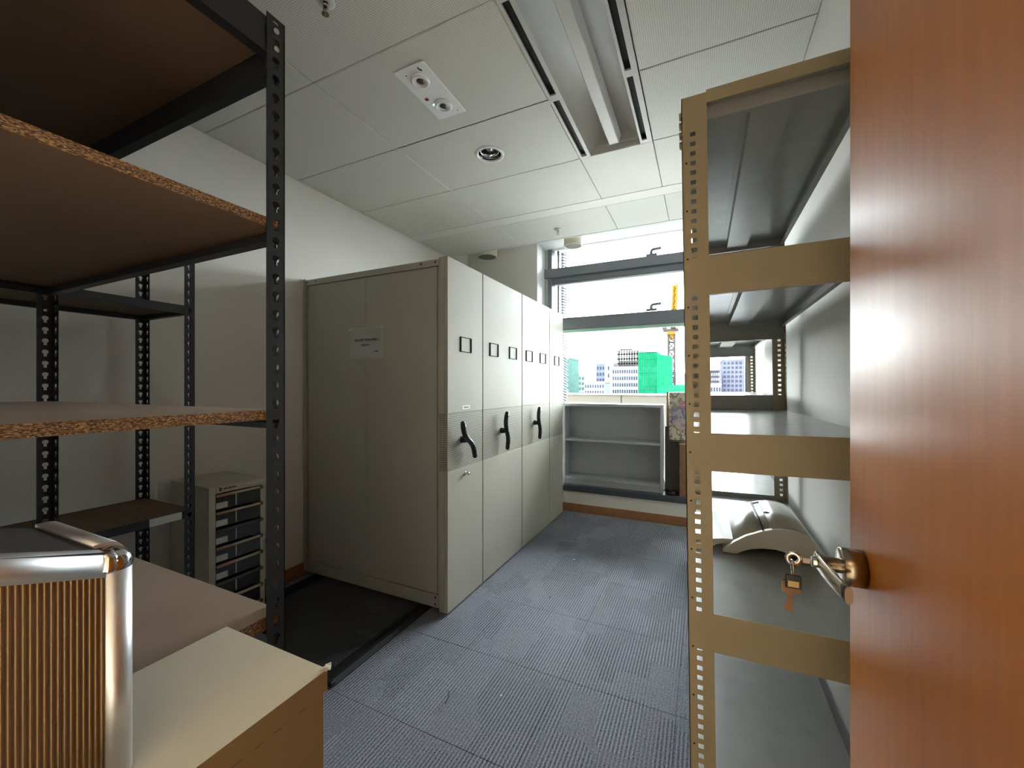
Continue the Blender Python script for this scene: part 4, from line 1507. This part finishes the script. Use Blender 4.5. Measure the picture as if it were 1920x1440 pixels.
tower('far_block', 'thin grey striped block behind the pale narrow tower', 1118, 1134, 684, 420, 40, 'render_grey', rows=6, cols=3)
tower('glass_tower', 'slim green glass tower at the left edge of the window view', 1054, 1067, 673, 330, 30, 'win_green', rows=8, cols=2, wins=lambda r, c: c == 1)
tower('low_block', 'white low block behind the parapet with green glass front', 1068, 1096, 704, 366, 40, 'render_white', rows=5, cols=5, wmat='win_green')
tower('low_block', 'wide white low block between the glass tower and the striped block', 1096, 1133, 718, 262, 18, 'render_white', rows=3, cols=8)
tower('slab_block', 'blue grey slab building seen through the right rack', 1355, 1408, 676, 360, 50, 'render_grey', rows=9, cols=7, wmat='render_dark')
tower('brown_block', 'small mauve block left of the slab building seen through the rack', 1329, 1349, 697, 330, 40, 'render_dark', rows=6, cols=5, wmat='render_white')
tower('far_block', 'low white block at the foot of the mauve block', 1322, 1352, 722, 290, 20, 'render_white', rows=2, cols=6)

# building under green netting
gx0, gx1 = px2x(1197, 250), px2x(1232, 250)
gt = thing('netted_building', 'building wrapped in bright green scaffold netting beside the crane', 'building', (0.5 * (gx0 + gx1), 260, -60))
b = B()
ztn = px2z(1212, 660, 250)
b.box(gx0, gx1, 250, 275, -60, ztn)
put('netting', b, 'net', gt)
b = B()
x2 = px2x(1232, 251); x3 = px2x(1257, 268)
b.prism([(x2, 250.5), (x3, 268), (x3, 285), (x2, 285)], 'z', -60, px2z(1245, 666, 262))
put('netting', b, 'net', gt)
b = B(); b.box(px2x(1232, 248), px2x(1300, 248), 248, 249.5, -60, px2z(1265, 722, 248)); put('netting', b, 'net', gt)
b = B()
for i in range(12):
    x = gx0 + (gx1 - gx0) * i / 11
    b.box(x - 0.12, x + 0.12, 249.6, 249.9, -20, ztn + 1.6)
for i in range(8):
    z = ztn - i * 4.0
    b.box(gx0, gx1, 249.5, 249.8, z - 0.1, z + 0.1)
put('scaffold_poles', b, 'net', gt)

# tower crane with a luffing jib
cr = thing('tower_crane', 'yellow and grey tower crane rising above the green netted building', 'crane', (px2x(1259, 300), 300, -60))
def lattice(p0, p1, wdt, nseg, r):
    b = B()
    r = r * 1.9
    p0, p1 = Vector(p0), Vector(p1)
    d = (p1 - p0)
    t = d.normalized()
    a = Vector((1, 0, 0)); a = (a - t * a.dot(t)).normalized()
    c = t.cross(a)
    cor_ = [(-1, -1), (1, -1), (1, 1), (-1, 1)]
    def P(i, k):
        return p0 + d * (i / nseg) + a * cor_[k][0] * wdt / 2 + c * cor_[k][1] * wdt / 2
    for k in range(4):
        b.tube([P(0, k), P(nseg, k)], r, 5)
        for i in range(nseg):
            b.tube([P(i, k), P(i, (k + 1) % 4)], r * 0.6, 4)
            b.tube([P(i, k), P(i + 1, (k + 1) % 4)] if i % 2 else [P(i + 1, k), P(i, (k + 1) % 4)], r * 0.6, 4)
    return b
mx_ = px2x(1259, 300)
zm = px2z(1259, 628, 300)
put('mast', lattice((mx_, 300, -20), (mx_, 300, zm), 4.0, 11, 0.34), 'steel_grey', cr)
b = B(); b.box(mx_ - 3, mx_ + 2.6, 297, 303, zm, zm + 2.2); b.box(mx_ - 2, mx_ + 2, 298, 302, zm - 3, zm); put('slewing_unit', b, 'steel_yellow', cr)
b = B(); b.box(mx_ - 5.5, mx_ + 4.5, 298, 302, zm + 2.3, zm + 4.2); b.box(mx_ - 6, mx_ - 3, 298, 302, zm + 4.2, zm + 6); b.box(mx_ + 1, mx_ + 3, 296.5, 299, zm + 4.2, zm + 6.6); put('machinery_deck', b, 'steel_grey', cr)
jx, jz = px2x(1266, 300), px2z(1266, 534, 300)
put('jib', lattice((mx_ + 1.0, 300, zm + 4), (jx, 300, jz), 2.4, 14, 0.38), 'steel_yellow', cr)

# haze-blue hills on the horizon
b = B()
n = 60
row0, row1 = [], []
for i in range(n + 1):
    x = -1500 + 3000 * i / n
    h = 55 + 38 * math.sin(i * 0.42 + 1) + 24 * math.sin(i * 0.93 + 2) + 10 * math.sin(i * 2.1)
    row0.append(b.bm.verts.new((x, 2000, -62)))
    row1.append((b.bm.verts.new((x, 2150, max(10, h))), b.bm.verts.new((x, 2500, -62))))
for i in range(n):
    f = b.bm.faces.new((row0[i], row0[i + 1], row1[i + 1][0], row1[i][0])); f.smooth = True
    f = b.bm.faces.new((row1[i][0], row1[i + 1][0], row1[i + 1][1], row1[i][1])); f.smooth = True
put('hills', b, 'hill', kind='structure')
